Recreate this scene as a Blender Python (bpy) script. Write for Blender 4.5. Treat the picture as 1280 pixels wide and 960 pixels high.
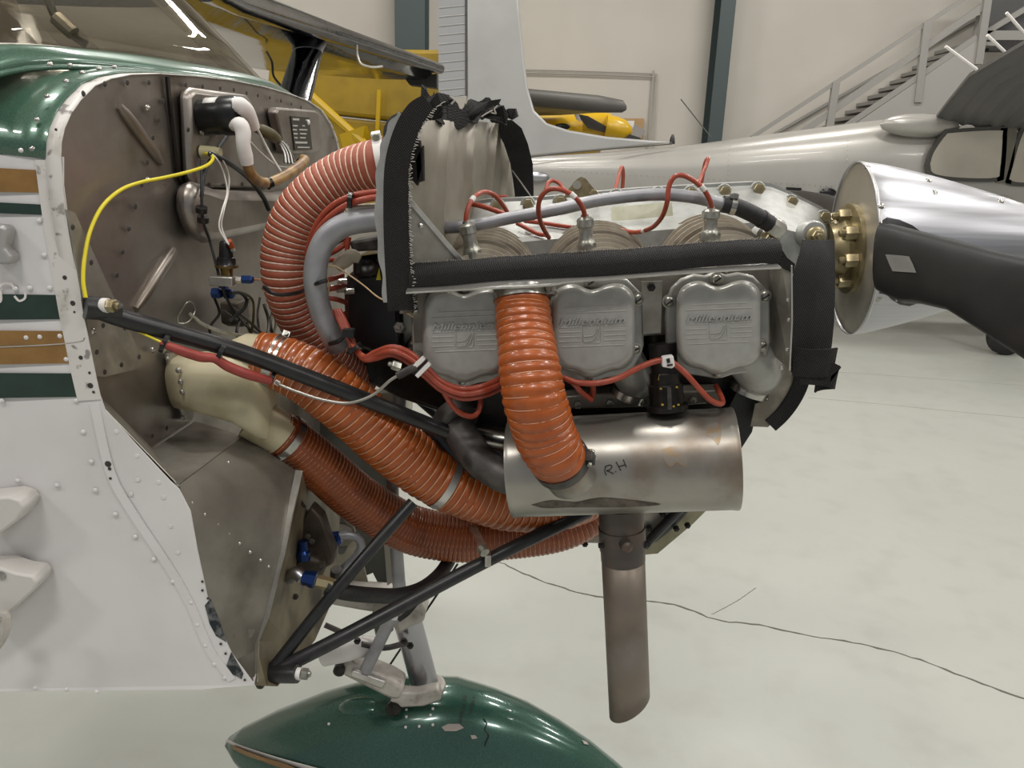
import bpy, bmesh, math, random
import numpy as np
from mathutils import Vector, Matrix

random.seed(7)
for o in list(bpy.data.objects):
    bpy.data.objects.remove(o)
SC = bpy.context.scene
COL = SC.collection

# ------------------------------------------------------------------ camera
FPX = 962.0                       # focal length in pixels of the 1280 x 960 frame
PITCH, ROLL = 16.0, 2.0
CAMLOC = np.array([0.0, 0.0, 1.6])
cam = bpy.data.cameras.new('camera')
cam.sensor_width = 36.0
cam.lens = 36.0 * FPX / 1280.0
cam.clip_start = 0.02
cam.clip_end = 100
camo = bpy.data.objects.new('camera', cam)
CM = Matrix.Rotation(math.radians(90 - PITCH), 3, 'X') @ Matrix.Rotation(math.radians(ROLL), 3, 'Z')
camo.matrix_world = Matrix.Translation(Vector(CAMLOC)) @ CM.to_4x4()
COL.objects.link(camo)
SC.camera = camo
CR = np.array(CM)

# ------------------------------------------------------------------ world, lights, exposure
SC.view_settings.view_transform = 'Standard'
SC.view_settings.look = 'None'
SC.view_settings.gamma = 1.0
SC.view_settings.use_curve_mapping = False
SC.view_settings.exposure = -0.5
w = bpy.data.worlds.new('hangar_air')
SC.world = w
w.use_nodes = True
w.node_tree.nodes['Background'].inputs[0].default_value = (0.95, 0.97, 1.0, 1)
w.node_tree.nodes['Background'].inputs[1].default_value = 0.40


def area(name, loc, sx, sy, power, col=(1, 0.97, 0.93), rot=(0, 0, 0)):
    l = bpy.data.lights.new(name, 'AREA')
    l.shape = 'RECTANGLE'
    l.size, l.size_y = sx, sy
    l.energy = power
    l.color = col
    o = bpy.data.objects.new(name, l)
    o.location = loc
    o.rotation_euler = rot
    COL.objects.link(o)
    return o


# rows of hangar ceiling lights, 5.4 m up
for lx in (-4.5, -0.6, 3.3, 7.2):
    for ly, pw in ((-1.6, 115), (1.6, 105), (4.8, 110), (8.0, 105)):
        area('ceiling_light', (lx, ly, 5.4), 1.3, 0.35, pw)


# ------------------------------------------------------------------ pixel helpers (a pixel of the photo -> a point in the place)
def ray(u, v):
    return CR @ np.array([(u - 640) / FPX, -(v - 480) / FPX, -1.0])


def P(u, v, Y):
    d = ray(u, v)
    return CAMLOC + d * (Y / d[1])


def PZ(u, v, z):
    d = ray(u, v)
    return CAMLOC + d * ((z - CAMLOC[2]) / d[2])


YAW = math.radians(4.5)
FWO = np.array([-0.53, 0.93, 0.0])
FWN = np.array([math.cos(YAW), -math.sin(YAW), 0.0])     # the way the nose points
FWT = np.array([math.sin(YAW), math.cos(YAW), 0.0])      # across the fuselage


def W(u, v, off=0.0):
    d = ray(u, v)
    return CAMLOC + d * (((FWO + FWN * off - CAMLOC) @ FWN) / (d @ FWN))


def px(n, u, v, Y):
    """n pixels as metres at that place"""
    return n * float(-(CR.T @ (P(u, v, Y) - CAMLOC))[2]) / FPX


A = lambda *p: np.array(p, dtype=float)
ZUP = A(0, 0, 1)


def nrm(v):
    v = np.asarray(v, float)
    return v / (np.linalg.norm(v) + 1e-12)


def spl(pts, n=8):
    """Catmull-Rom through points, n steps per span"""
    p = [np.asarray(q, float) for q in pts]
    if len(p) < 3:
        return [p[0] + (p[-1] - p[0]) * t for t in np.linspace(0, 1, n + 1)]
    p = [2 * p[0] - p[1]] + p + [2 * p[-1] - p[-2]]
    out = []
    for i in range(1, len(p) - 2):
        a, b, c, d = p[i - 1], p[i], p[i + 1], p[i + 2]
        for k in range(n):
            t = k / n
            out.append(0.5 * ((2 * b) + (c - a) * t + (2 * a - 5 * b + 4 * c - d) * t * t + (3 * b - a - 3 * c + d) * t ** 3))
    out.append(p[-2])
    return out


def resample(pts, n):
    pts = np.array(pts)
    seg = np.linalg.norm(np.diff(pts, axis=0), axis=1)
    s = np.concatenate([[0], np.cumsum(seg)])
    q = np.linspace(0, s[-1], n)
    return np.stack([np.interp(q, s, pts[:, k]) for k in range(3)], 1), s[-1]


def frames(pts):
    pts = np.asarray(pts, float)
    T = np.gradient(pts, axis=0)
    T /= np.linalg.norm(T, axis=1)[:, None] + 1e-12
    up = A(0, 0, 1) if abs(T[0][2]) < 0.9 else A(1, 0, 0)
    n = nrm(np.cross(up, T[0]))
    N = [n]
    for i in range(1, len(pts)):
        n = N[-1] - T[i] * (N[-1] @ T[i])
        N.append(nrm(n))
    N = np.array(N)
    return T, N, np.cross(T, N)


class MB:
    def __init__(s):
        s.v, s.f = [], []

    def add(s, v, f):
        o = len(s.v)
        s.v += [tuple(map(float, q)) for q in v]
        s.f += [tuple(i + o for i in g) for g in f]
        return s

    def rings(s, R, closed=True, caps=True):
        n = len(R[0])
        v = [q for r in R for q in r]
        f = []
        for i in range(len(R) - 1):
            for k in range(n if closed else n - 1):
                k2 = (k + 1) % n
                f.append((i * n + k, i * n + k2, (i + 1) * n + k2, (i + 1) * n + k))
        if caps and closed:
            f.append(tuple(range(n))[::-1])
            f.append(tuple((len(R) - 1) * n + k for k in range(n)))
        return s.add(v, f)

    def tube(s, pts, r, n=10, caps=True):
        pts = np.asarray(pts, float)
        T, N, B = frames(pts)
        rr = np.broadcast_to(r, len(pts)) if np.ndim(r) == 0 else np.interp(np.linspace(0, 1, len(pts)), np.linspace(0, 1, len(r)), r)
        a = np.linspace(0, 2 * math.pi, n, endpoint=False)
        R = [[pts[i] + rr[i] * (math.cos(t) * N[i] + math.sin(t) * B[i]) for t in a] for i in range(len(pts))]
        return s.rings(R, True, caps)

    def strap(s, pts, wdir, w, t):
        """flat band swept along pts, wide along wdir"""
        pts = np.asarray(pts, float)
        T, N, B = frames(pts)
        R = []
        for i in range(len(pts)):
            wd = np.asarray(wdir, float) if np.ndim(wdir) == 1 else np.asarray(wdir[i], float)
            wd = nrm(wd - T[i] * (wd @ T[i]))
            nn = nrm(np.cross(T[i], wd))
            R.append([pts[i] + wd * w / 2 + nn * t / 2, pts[i] - wd * w / 2 + nn * t / 2, pts[i] - wd * w / 2 - nn * t / 2, pts[i] + wd * w / 2 - nn * t / 2])
        return s.rings(R)

    def box(s, c, sx, sy, sz, ax=None):
        ax = np.eye(3) if ax is None else np.array([nrm(q) for q in ax])
        c = np.asarray(c, float)
        v = [c + ax[0] * sx / 2 * i + ax[1] * sy / 2 * j + ax[2] * sz / 2 * k for k in (-1, 1) for j in (-1, 1) for i in (-1, 1)]
        return s.add(v, [(0, 2, 3, 1), (4, 5, 7, 6), (0, 1, 5, 4), (2, 6, 7, 3), (0, 4, 6, 2), (1, 3, 7, 5)])

    def prism(s, poly, vec):
        poly = [np.asarray(q, float) for q in poly]
        vec = np.asarray(vec, float)
        n = len(poly)
        v = poly + [q + vec for q in poly]
        f = [tuple(range(n))[::-1], tuple(range(n, 2 * n))] + [(i, (i + 1) % n, n + (i + 1) % n, n + i) for i in range(n)]
        return s.add(v, f)

    def lathe(s, o, ax, prof, n=20, caps=True, ref=None):
        o = np.asarray(o, float)
        ax = nrm(ax)
        ref = ref if ref is not None else (ZUP if abs(ax[2]) < 0.9 else A(1, 0, 0))
        u = nrm(np.cross(ref, ax))
        w_ = np.cross(ax, u)
        a = np.linspace(0, 2 * math.pi, n, endpoint=False)
        R = [[o + ax * t + max(r, 1e-5) * (math.cos(q) * u + math.sin(q) * w_) for q in a] for t, r in prof]
        return s.rings(R, True, caps)

    def ball(s, c, r, n=10, m=6, sq=(1, 1, 1)):
        c = np.asarray(c, float)
        R = []
        for i in range(m + 1):
            t = -math.pi / 2 + math.pi * i / m
            rr = max(math.cos(t), 1e-4)
            R.append([c + r * A(rr * math.cos(q) * sq[0], rr * math.sin(q) * sq[1], math.sin(t) * sq[2]) for q in np.linspace(0, 2 * math.pi, n, endpoint=False)])
        return s.rings(R)

    def dome(s, c, nrmv, r, h=None, n=8):
        h = h or r * 0.6
        return s.lathe(c, nrmv, [(-0.0005, r), (h * 0.55, r * 0.85), (h, r * 0.35)], n)

    def hexnut(s, c, ax, r, h, hole=True):
        s.lathe(c, ax, [(0, r), (h * 0.85, r), (h, r * 0.88)], 6)
        if hole:
            s.lathe(np.asarray(c) + nrm(ax) * h, ax, [(0, r * 0.5), (h * 0.35, r * 0.5), (h * .45, r * .35)], 8)
        return s

    def build(s, name, m, parent=None, smooth=35, bevel=0, solid=0):
        return link(name, s.v, s.f, m, parent, smooth, bevel, solid)


WL = {}


def link(name, v, f, m, parent=None, smooth=35, bevel=0, solid=0):
    v = np.array(v, float)
    c = (v.min(0) + v.max(0)) / 2
    me = bpy.data.meshes.new(name)
    me.from_pydata([tuple(q) for q in v - c], [], f)
    bm = bmesh.new()
    bm.from_mesh(me)
    bmesh.ops.recalc_face_normals(bm, faces=bm.faces)
    bm.to_mesh(me)
    bm.free()
    if smooth:
        me.polygons.foreach_set('use_smooth', [True] * len(me.polygons))
        me.set_sharp_from_angle(angle=math.radians(smooth))
    me.materials.append(m)
    o = bpy.data.objects.new(name, me)
    COL.objects.link(o)
    place(o, c, parent)
    if solid:
        q = o.modifiers.new('thickness', 'SOLIDIFY')
        q.thickness = solid
        q.offset = 0
    if bevel:
        q = o.modifiers.new('bevel', 'BEVEL')
        q.width = bevel
        q.segments = 2
        q.limit_method = 'ANGLE'
        q.angle_limit = math.radians(40)
    return o


def place(o, c, parent):
    WL[o.name] = np.asarray(c, float)
    if parent is not None:
        o.parent = parent
        o.location = Vector(np.asarray(c, float) - WL[parent.name])
    else:
        o.location = Vector(np.asarray(c, float))


def thing(name, loc, label, cat, group=None):
    o = bpy.data.objects.new(name, None)
    o.empty_display_size = 0.05
    COL.objects.link(o)
    place(o, loc, None)
    return tag(o, label, cat, group)


def tag(o, label, cat, group=None):
    o['label'] = label
    o['category'] = cat
    if group:
        o['group'] = group
    return o


def struct(o):
    o['kind'] = 'structure'
    return o


def copy_to(o, parent, loc):
    c = o.copy()
    COL.objects.link(c)
    place(c, loc, parent)
    return c


# ------------------------------------------------------------------ materials
def lin(c):
    if isinstance(c, str):
        c = tuple(int(c[i:i + 2], 16) / 255 for i in (0, 2, 4))
    return tuple((x / 12.92 if x <= 0.04045 else ((x + 0.055) / 1.055) ** 2.4) for x in c) + (1,)


MATS = {}


def mat(name, c, rough=0.5, metal=0.0, c2=None, scale=20, lo=0.4, hi=0.65, bump=0, bscale=200, coat=0, stretch=None, rvar=0, c3=None, scale3=6, lo3=.55, hi3=.7, spec=None, bdist=0.002):
    if name in MATS:
        return MATS[name]
    m = bpy.data.materials.new(name)
    m.use_nodes = True
    nt = m.node_tree
    b = nt.nodes['Principled BSDF']
    b.inputs['Base Color'].default_value = lin(c)
    b.inputs['Roughness'].default_value = rough
    b.inputs['Metallic'].default_value = metal
    if spec is not None:
        b.inputs['Specular IOR Level'].default_value = spec
    if coat:
        b.inputs['Coat Weight'].default_value = coat
        b.inputs['Coat Roughness'].default_value = 0.08
    tc = nt.nodes.new('ShaderNodeTexCoord')
    mp = nt.nodes.new('ShaderNodeMapping')
    nt.links.new(tc.outputs['Object'], mp.inputs[0])
    if stretch:
        mp.inputs['Scale'].default_value = stretch

    def noise(sc, l, h, detail=5):
        n = nt.nodes.new('ShaderNodeTexNoise')
        n.inputs['Scale'].default_value = sc
        n.inputs['Detail'].default_value = detail
        nt.links.new(mp.outputs[0], n.inputs['Vector'])
        r = nt.nodes.new('ShaderNodeMapRange')
        r.inputs[1].default_value = l
        r.inputs[2].default_value = h
        nt.links.new(n.outputs[0], r.inputs[0])
        return r
    col = None
    if c2:
        r = noise(scale, lo, hi)
        mx = nt.nodes.new('ShaderNodeMix')
        mx.data_type = 'RGBA'
        mx.inputs[6].default_value = lin(c)
        mx.inputs[7].default_value = lin(c2)
        nt.links.new(r.outputs[0], mx.inputs[0])
        col = mx.outputs[2]
        if rvar:
            rr = nt.nodes.new('ShaderNodeMapRange')
            rr.inputs[3].default_value = rough
            rr.inputs[4].default_value = rough + rvar
            nt.links.new(r.outputs[0], rr.inputs[0])
            nt.links.new(rr.outputs[0], b.inputs['Roughness'])
        if c3:
            r3 = noise(scale3, lo3, hi3, 8)
            m3 = nt.nodes.new('ShaderNodeMix')
            m3.data_type = 'RGBA'
            nt.links.new(col, m3.inputs[6])
            m3.inputs[7].default_value = lin(c3)
            nt.links.new(r3.outputs[0], m3.inputs[0])
            col = m3.outputs[2]
        nt.links.new(col, b.inputs['Base Color'])
    if bump:
        n = nt.nodes.new('ShaderNodeTexNoise')
        n.inputs['Scale'].default_value = bscale
        n.inputs['Detail'].default_value = 3
        nt.links.new(mp.outputs[0], n.inputs['Vector'])
        bp = nt.nodes.new('ShaderNodeBump')
        bp.inputs['Strength'].default_value = bump
        bp.inputs['Distance'].default_value = bdist
        nt.links.new(n.outputs[0], bp.inputs['Height'])
        nt.links.new(bp.outputs[0], b.inputs['Normal'])
    MATS[name] = m
    return m


def weave(m, scale=120, strength=0.8, hi='403f3e'):
    nt = m.node_tree
    b = nt.nodes['Principled BSDF']
    tc = nt.nodes.new('ShaderNodeTexCoord')
    outs = []
    for rot in (0.6, -0.9):
        mp = nt.nodes.new('ShaderNodeMapping')
        mp.inputs['Rotation'].default_value = (0, rot, 0.2)
        nt.links.new(tc.outputs['Object'], mp.inputs[0])
        wv = nt.nodes.new('ShaderNodeTexWave')
        wv.inputs['Scale'].default_value = scale
        nt.links.new(mp.outputs[0], wv.inputs[0])
        outs.append(wv.outputs[0])
    mu = nt.nodes.new('ShaderNodeMath')
    mu.operation = 'MULTIPLY'
    nt.links.new(outs[0], mu.inputs[0])
    nt.links.new(outs[1], mu.inputs[1])
    bp = nt.nodes.new('ShaderNodeBump')
    bp.inputs['Strength'].default_value = strength
    bp.inputs['Distance'].default_value = 0.001
    nt.links.new(mu.outputs[0], bp.inputs['Height'])
    nt.links.new(bp.outputs[0], b.inputs['Normal'])
    src = b.inputs['Base Color'].links[0].from_socket
    mx = nt.nodes.new('ShaderNodeMix')
    mx.data_type = 'RGBA'
    nt.links.new(mu.outputs[0], mx.inputs[0])
    nt.links.new(src, mx.inputs[6])
    mx.inputs[7].default_value = lin(hi)
    nt.links.new(mx.outputs[2], b.inputs['Base Color'])
    return m


M_white = mat('white_paint', 'dcd9d8', 0.32, 0, 'd2cfcd', 6, .45, .7, coat=.3)
M_white_worn = mat('white_paint_worn', 'd6d2cd', 0.4, 0, '8d8884', 55, .6, .66, c3='b9b4ab', scale3=18)
M_green = mat('green_metallic_paint', '3a5a4a', 0.3, 0.3, '4a6c59', 700, .45, .6, coat=.8)
M_green_flat = mat('green_stripe_paint', '21382f', 0.35, 0, '1b2f28', 30, coat=.2)
M_gold = mat('gold_stripe_paint', '9a7440', 0.4, 0.2, '8c6838', 40, coat=.2)
M_fw = mat('firewall_steel', '9d968f', 0.30, 0.8, '8a827a', 14, .35, .7, bump=.06, bscale=8, c3='675d52', scale3=5, rvar=.15, bdist=.004)
M_fwd = mat('firewall_steel_grimy', '746d62', 0.45, 0.6, '4d463c', 16, .35, .65, c3='3a342b', scale3=9, rvar=.2)
M_alu = mat('worn_aluminium', 'a8a49b', 0.42, 0.7, '8f8a80', 25, .35, .65, bump=.04, bscale=12, rvar=.12, bdist=.003)
M_alub = mat('bright_aluminium', 'c9c7c2', 0.3, 0.85, 'b3b0aa', 30, .4, .65, rvar=.1)
M_alud = mat('dirty_aluminium', '8a867c', 0.42, 0.6, '78736a', 18, .35, .65, c3='5f594f', scale3=9, lo3=.52, hi3=.78, rvar=.15)
M_polish = mat('polished_aluminium', 'a6a6aa', 0.34, 1.0, 'b0b1b6', 6, .4, .7, bump=.03, bscale=5, stretch=(1, 1, 30), rvar=.08, bdist=.004)
M_mirror = mat('polished_wing_skin', '7f8083', 0.13, 1.0, '737477', 3, bump=.2, bscale=5, bdist=.02)
M_cast = mat('silver_casting', 'adaeaa', 0.46, 0.5, '9d9e9a', 40, bump=.15, bscale=400, c3='8f8d86', scale3=10, lo3=.6, hi3=.8)
M_cover = mat('silver_grey_enamel', 'a6a59f', 0.34, 0.3, '9d9c96', 60, bump=.03, bscale=500, coat=.15)
M_fin = mat('champagne_cylinder_paint', 'b5ab9b', 0.42, 0.4, 'a39988', 40)
M_seal = weave(mat('black_baffle_rubber', '1a1919', 0.75, 0, '212020', 30, spec=.2))
M_fray = mat('frayed_threads', 'a9a49b', 0.8)
M_blk = mat('black_enamel_tube', '1d1d1e', 0.35, 0, '262627', 60)
M_blkp = mat('black_plastic', '121213', 0.3)
M_blkr = mat('black_rubber_hose', '1b1b1c', 0.55, 0, '262626', 200, bump=.1, bscale=600)
M_dark = mat('oily_black_metal', '1d1a18', 0.35, 0.5, '2e2a27', 40)
M_dkgr = mat('dark_grey_iron', '5c5855', 0.5, 0.55, '393735', 30, c3='2a2624', scale3=14)
M_hose = mat('orange_silicone_hose', 'a4511a', 0.34, 0, '964716', 35, coat=.25, bump=.08, bscale=90)
M_hose2 = mat('brick_red_hose', 'a65a44', 0.55, 0, '984e38', 35, bump=.08, bscale=120)
M_hose3 = mat('deep_orange_hose', '8f4519', 0.38, 0, '7c3914', 35, coat=.2, bump=.08, bscale=90)
M_cord = mat('white_hose_cord', 'ead6c2', 0.6)
M_cord2 = mat('tan_hose_cord', 'd6a078', 0.4)
M_red = mat('red_ignition_sleeve', 'a2452f', 0.4, 0, '943c28', 80, coat=.15)
M_redsl = mat('red_silicone_sleeve', '9c4038', 0.5, 0, '8d3630', 60)
M_steel = mat('clamp_steel', 'b8b6b0', 0.25, 0.95, '9d9b96', 60)
M_plug = mat('zinc_plug_steel', 'b3b2a8', 0.34, 0.8, '8e8d84', 60)
M_cad = mat('gold_cadmium', 'a89b78', 0.32, 0.65, '857a5e', 50)
M_tubeg = mat('grey_painted_tube', '9b9b9e', 0.42, 0.35, '8b8b8f', 25, c3='6f6e6e', scale3=18, lo3=.6, hi3=.75)
M_muf = mat('heat_stained_stainless', 'a8a49c', 0.30, 0.75, '96918a', 9, .35, .65, c3='7d6a55', scale3=9, lo3=.54, hi3=.76, rvar=.12, bump=.05, bscale=14, bdist=.004)
M_tail = mat('brown_exhaust_steel', '82776c', 0.45, 0.6, '6f665d', 12, .35, .65, c3='8d8884', scale3=6, rvar=.1)
M_taild = mat('dark_exhaust_clamp', '544f4b', 0.45, 0.6, '5f5048', 25)
M_cream = mat('cream_fibreglass', 'c6bd9f', 0.5, 0, 'b5ab8a', 12, .4, .65, c3='8d7f5e', scale3=9, lo3=.6, hi3=.8)
M_yel = mat('yellow_wire', 'd8c81e', 0.4)
M_yelp = mat('yellow_aircraft_paint', 'd6ac14', 0.35, 0, 'cba210', 5, coat=.4)
M_yelo = mat('yellow_shop_paint', '94790f', 0.45, 0, '876d0c', 5)
M_blue = mat('blue_anodised', '1f3a70', 0.3, 0.7)
M_brass = mat('brass', '8f7440', 0.35, 0.8, '6f5a33', 40)
M_wht = mat('white_rubber_boot', 'dedad6', 0.5)
M_wire = mat('white_wire', 'd8d4cc', 0.45)
M_tan = mat('tan_heat_sleeve', '9a7a4a', 0.45, 0, '6b4a24', 35, .4, .6)
M_olive = mat('olive_sleeve', '5e5434', 0.6, 0, '4d4429', 60)
M_grey_ac = mat('grey_aircraft_paint', 'a5a29c', 0.33, 0.3, 'aba8a2', 3, coat=.3)
M_grey_dk = mat('grey_corrugated_skin', '6f6e6c', 0.45, 0.3)
M_rudder = mat('rudder_grey_paint', '9c9d9f', 0.45, 0.1)
M_fing = mat('fin_silver_paint', 'adadab', 0.4, 0.25, 'a6a6a4', 3)
M_glassdk = mat('window_seal_dark', '4a4844', 0.4)
M_stair = mat('stair_grey_paint', '8f8d88', 0.5)
M_stairdk = mat('landing_dark_grey', '4a4a4a', 0.6)
M_colg = mat('column_green_grey', '3f4a4a', 0.5, 0.1)
M_plate = mat('data_plate_metal', 'cfcdb8', 0.35, 0.6, 'b9b79d', 30)
M_letter = mat('marker_ink', '1a1715', 0.6)
M_pale = mat('pale_print', 'b9b6ae', 0.5)
M_tyre = mat('tyre_rubber', '1f1f1f', 0.7)
M_gearp = mat('gear_leg_paint', 'bfb9b1', 0.4, 0.15, 'aca69e', 30, c3='8a8178', scale3=22, lo3=.58, hi3=.7)
M_chrome = mat('oleo_steel', 'a9a9ae', 0.25, 0.85, '9a9a9f', 6)
M_seat = mat('brown_grey_upholstery', '6c645b', 0.5)
M_card = mat('cardboard', 'a88a62', 0.8)
M_paper = mat('paper_white', 'd6d4ce', 0.7)


def glass_mat(name, tint, rough=0.03, alpha=0.25):
    m = bpy.data.materials.new(name)
    m.use_nodes = True
    nt = m.node_tree
    nt.nodes.remove(nt.nodes['Principled BSDF'])
    out = [n for n in nt.nodes if n.type == 'OUTPUT_MATERIAL'][0]
    tr = nt.nodes.new('ShaderNodeBsdfTransparent')
    tr.inputs[0].default_value = lin(tint)
    gl = nt.nodes.new('ShaderNodeBsdfGlossy')
    gl.inputs['Roughness'].default_value = rough
    fr = nt.nodes.new('ShaderNodeLayerWeight')
    pw = nt.nodes.new('ShaderNodeMath')
    pw.operation = 'POWER'
    pw.inputs[1].default_value = 4.0
    nt.links.new(fr.outputs['Facing'], pw.inputs[0])
    mp = nt.nodes.new('ShaderNodeMapRange')
    mp.inputs[3].default_value = alpha * .3
    mp.inputs[4].default_value = .8
    nt.links.new(pw.outputs[0], mp.inputs[0])
    mx = nt.nodes.new('ShaderNodeMixShader')
    nt.links.new(mp.outputs[0], mx.inputs[0])
    nt.links.new(tr.outputs[0], mx.inputs[1])
    nt.links.new(gl.outputs[0], mx.inputs[2])
    nt.links.new(mx.outputs[0], out.inputs[0])
    return m


M_glass = glass_mat('acrylic_windshield', 'e9e5dc')
M_glass2 = glass_mat('aircraft_side_window', 'dedbd2', alpha=.2)


def text(s, org, xd, h, md, depth=.0005, parent=None, name='lettering', shear=0, bold=0, width=None, up=None):
    """raised or printed lettering: starts at org, runs along xd, letters h tall, facing away along the up x xd side"""
    cu = bpy.data.curves.new('t', 'FONT')
    cu.body = s
    cu.size = 1.0
    cu.extrude = 0.0
    cu.shear = shear
    cu.offset = bold
    cu.resolution_u = 2
    to = bpy.data.objects.new('t', cu)
    COL.objects.link(to)
    dg = bpy.context.evaluated_depsgraph_get()
    me = to.evaluated_get(dg).to_mesh()
    v = np.array([q.co[:] for q in me.vertices])
    f = [tuple(p.vertices) for p in me.polygons]
    to.evaluated_get(dg).to_mesh_clear()
    bpy.data.objects.remove(to)
    bpy.data.curves.remove(cu)
    xd = nrm(xd)
    up = ZUP if up is None else nrm(up)
    nz = nrm(np.cross(xd, up))
    yd = np.cross(nz, xd)
    x0, x1 = v[:, 0].min(), v[:, 0].max()
    sx = h / 0.72
    kx = sx if width is None else width / (x1 - x0)
    base = [np.asarray(org) + xd * (q[0] - x0) * kx + yd * q[1] * sx for q in v]
    n = len(base)
    front = [q + nz * depth for q in base]
    # outline edges for the sides
    cnt = {}
    for g in f:
        for a_, b_ in zip(g, g[1:] + g[:1]):
            cnt[(a_, b_)] = 1
    side = [(a_, b_, b_ + n, a_ + n) for (a_, b_) in cnt if (b_, a_) not in cnt]
    return link(name, base + front, [tuple(i + n for i in g) for g in f] + [tuple(reversed(g)) for g in f] + side, md, parent, 30)


def bvh_of(o):
    from mathutils.bvhtree import BVHTree
    c = WL[o.name]
    return BVHTree.FromPolygons([tuple(np.array(v.co) + c) for v in o.data.vertices], [tuple(p.vertices) for p in o.data.polygons])


def hit(b, u, v, off=.0008):
    d = nrm(ray(u, v))
    loc, n, i, dist = b.ray_cast(Vector(CAMLOC), Vector(d))
    if loc is None:
        return None, None
    n = np.array(n)
    if n @ d > 0:
        n = -n
    return np.array(loc) + n * off, n


def decal(name, b, pts, m, parent, t=.0008, fill=6):
    """thin patch of paint or film following the surface under a pixel outline"""
    hv = [hit(b, u, v, t) for u, v in pts]
    hv = [h for h in hv if h[0] is not None]
    cu, cv = np.mean([p[0] for p in pts]), np.mean([p[1] for p in pts])
    rings_ = []
    for s in np.linspace(1, .02, fill):
        r = [hit(b, cu + (u - cu) * s, cv + (v - cv) * s, t)[0] for u, v in pts]
        if any(q is None for q in r):
            return None
        rings_.append(r)
    return MB().rings(rings_, caps=False).build(name, m, parent, 60)


def text_on(b, s, u0, v0, du, dv, hpx, m, parent, name='printed_lettering', wpx=None, t=.0008, up=None):
    """lettering printed on a curved surface; start pixel, reading direction and letter height as seen in the photo"""
    cu = bpy.data.curves.new('t', 'FONT')
    cu.body = s
    cu.resolution_u = 2
    to = bpy.data.objects.new('t', cu)
    COL.objects.link(to)
    dg = bpy.context.evaluated_depsgraph_get()
    me = to.evaluated_get(dg).to_mesh()
    v = np.array([q.co[:] for q in me.vertices])
    f = [tuple(p.vertices) for p in me.polygons]
    to.evaluated_get(dg).to_mesh_clear()
    bpy.data.objects.remove(to)
    bpy.data.curves.remove(cu)
    d = np.array([du, dv]) / math.hypot(du, dv)
    n = np.array([d[1], -d[0]])
    k = hpx / .72
    kx = k if wpx is None else wpx / v[:, 0].max()
    out = []
    for q in v:
        p = np.array([u0, v0]) + d * q[0] * kx + n * q[1] * k
        h = hit(b, p[0], p[1], t)[0]
        if h is None:
            return None
        out.append(h)
    return link(name, out, f, m, parent, 0)


def wire(name, pts, r, m, parent=None, n=8, steps=6):
    q = spl([P(*p) for p in pts], steps)
    return MB().tube(q, r, n).build(name, m, parent, 60)

# ================================================================== the hangar
WALLY = 10.5
mfl = mat('sealed_concrete', 'adafa8', 0.32, 0, 'a3a59e', 1.1, .3, .75, c3='a09f98', scale3=7, lo3=.5, hi3=.9, rvar=.16, bump=.04, bscale=60)
mwl = mat('white_wall_paint', 'bcb7ae', 0.7, 0, 'b7b2a9', 1.2)
mcl = mat('ceiling_paint', 'c9c6c0', 0.8)
floor = struct(MB().box((2, 4, -0.05), 18, 15, 0.1).build('floor', mfl, smooth=0))
struct(MB().box((2, WALLY + .06, 3), 18, .12, 6).build('wall_back', mwl, smooth=0))
struct(MB().box((-7.06, 4, 3), .12, 15, 6).build('wall_left', mwl, smooth=0))
struct(MB().box((11.06, 4, 3), .12, 15, 6).build('wall_right', mwl, smooth=0))
struct(MB().box((2, 4, 6.05), 18, 15, .1).build('ceiling', mcl, smooth=0))

mcrk = mat('crack_dark', '5b5850', 0.8)


def floor_line(name, pts, w, m, jag=0):
    q, L = resample(spl([PZ(u, v, 0.0) for u, v in pts], 10), 90)
    R = []
    T, N, B = frames(q)
    for i, p in enumerate(q):
        side = nrm(np.cross(T[i], ZUP))
        j = (random.random() - .5) * jag
        ww = w * (0.5 + random.random() * .9) if jag else w
        a, b = p + side * (ww / 2 + j), p + side * (-ww / 2 + j)
        R.append([a + ZUP * .0008, b + ZUP * .0008, b - ZUP * .003, a - ZUP * .003])
    return MB().rings(R).build(name, m, floor, 0)


floor_line('crack', [(500, 688), (560, 694), (620, 702), (650, 715), (700, 734), (750, 746), (810, 752), (850, 758), (900, 776), (950, 781), (1010, 795), (1080, 806), (1150, 825), (1220, 852), (1300, 880)], .008, mcrk, .008)
floor_line('crack', [(890, 768), (920, 752), (945, 735)], .002, mcrk, .003)
floor_line('control_joint', [(1010, 497), (1100, 505), (1190, 514), (1330, 527)], .012, mat('joint_filler', '8e8f88', .8))
floor_line('control_joint', [(1000, 462), (1120, 470), (1330, 486)], .010, MATS['joint_filler'])

# steel columns on the far wall
def column(name, u0, u1, y, d):
    a, b = P(u0, 90, y), P(u1, 90, y)
    x0, x1 = a[0], b[0]
    m = MB()
    m.box(((x0 + x1) / 2, y, 3), x1 - x0, .015, 6)
    m.box(((x0 + x1) / 2, y + d, 3), x1 - x0, .015, 6)
    m.box(((x0 + x1) / 2 + (x1 - x0) * .1, y + d / 2, 3), .02, d, 6)
    struct(m.build(name, M_colg, smooth=0))


column('trim_1', 494, 531, WALLY - .45, .44)
column('trim_2', 893, 911, WALLY - .35, .34)

# conduit on the far wall
cd = MB()
y = WALLY - .03
for dy in (0, 4):
    cd.tube(spl([P(590, 86 + dy, y), P(700, 88 + dy, y), P(818, 92 + dy, y)], 2), .009, 6)
cd.tube([P(817, 88, y), P(810, 185, y)], .012, 6)
cd.tube([P(821, 92, y), P(817, 185, y)], .006, 6)
tag(cd.build('wall_conduit', mat('conduit_grey', 'a29d95', .5)), 'thin grey conduit run along the white back wall, turning down', 'conduit')
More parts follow.
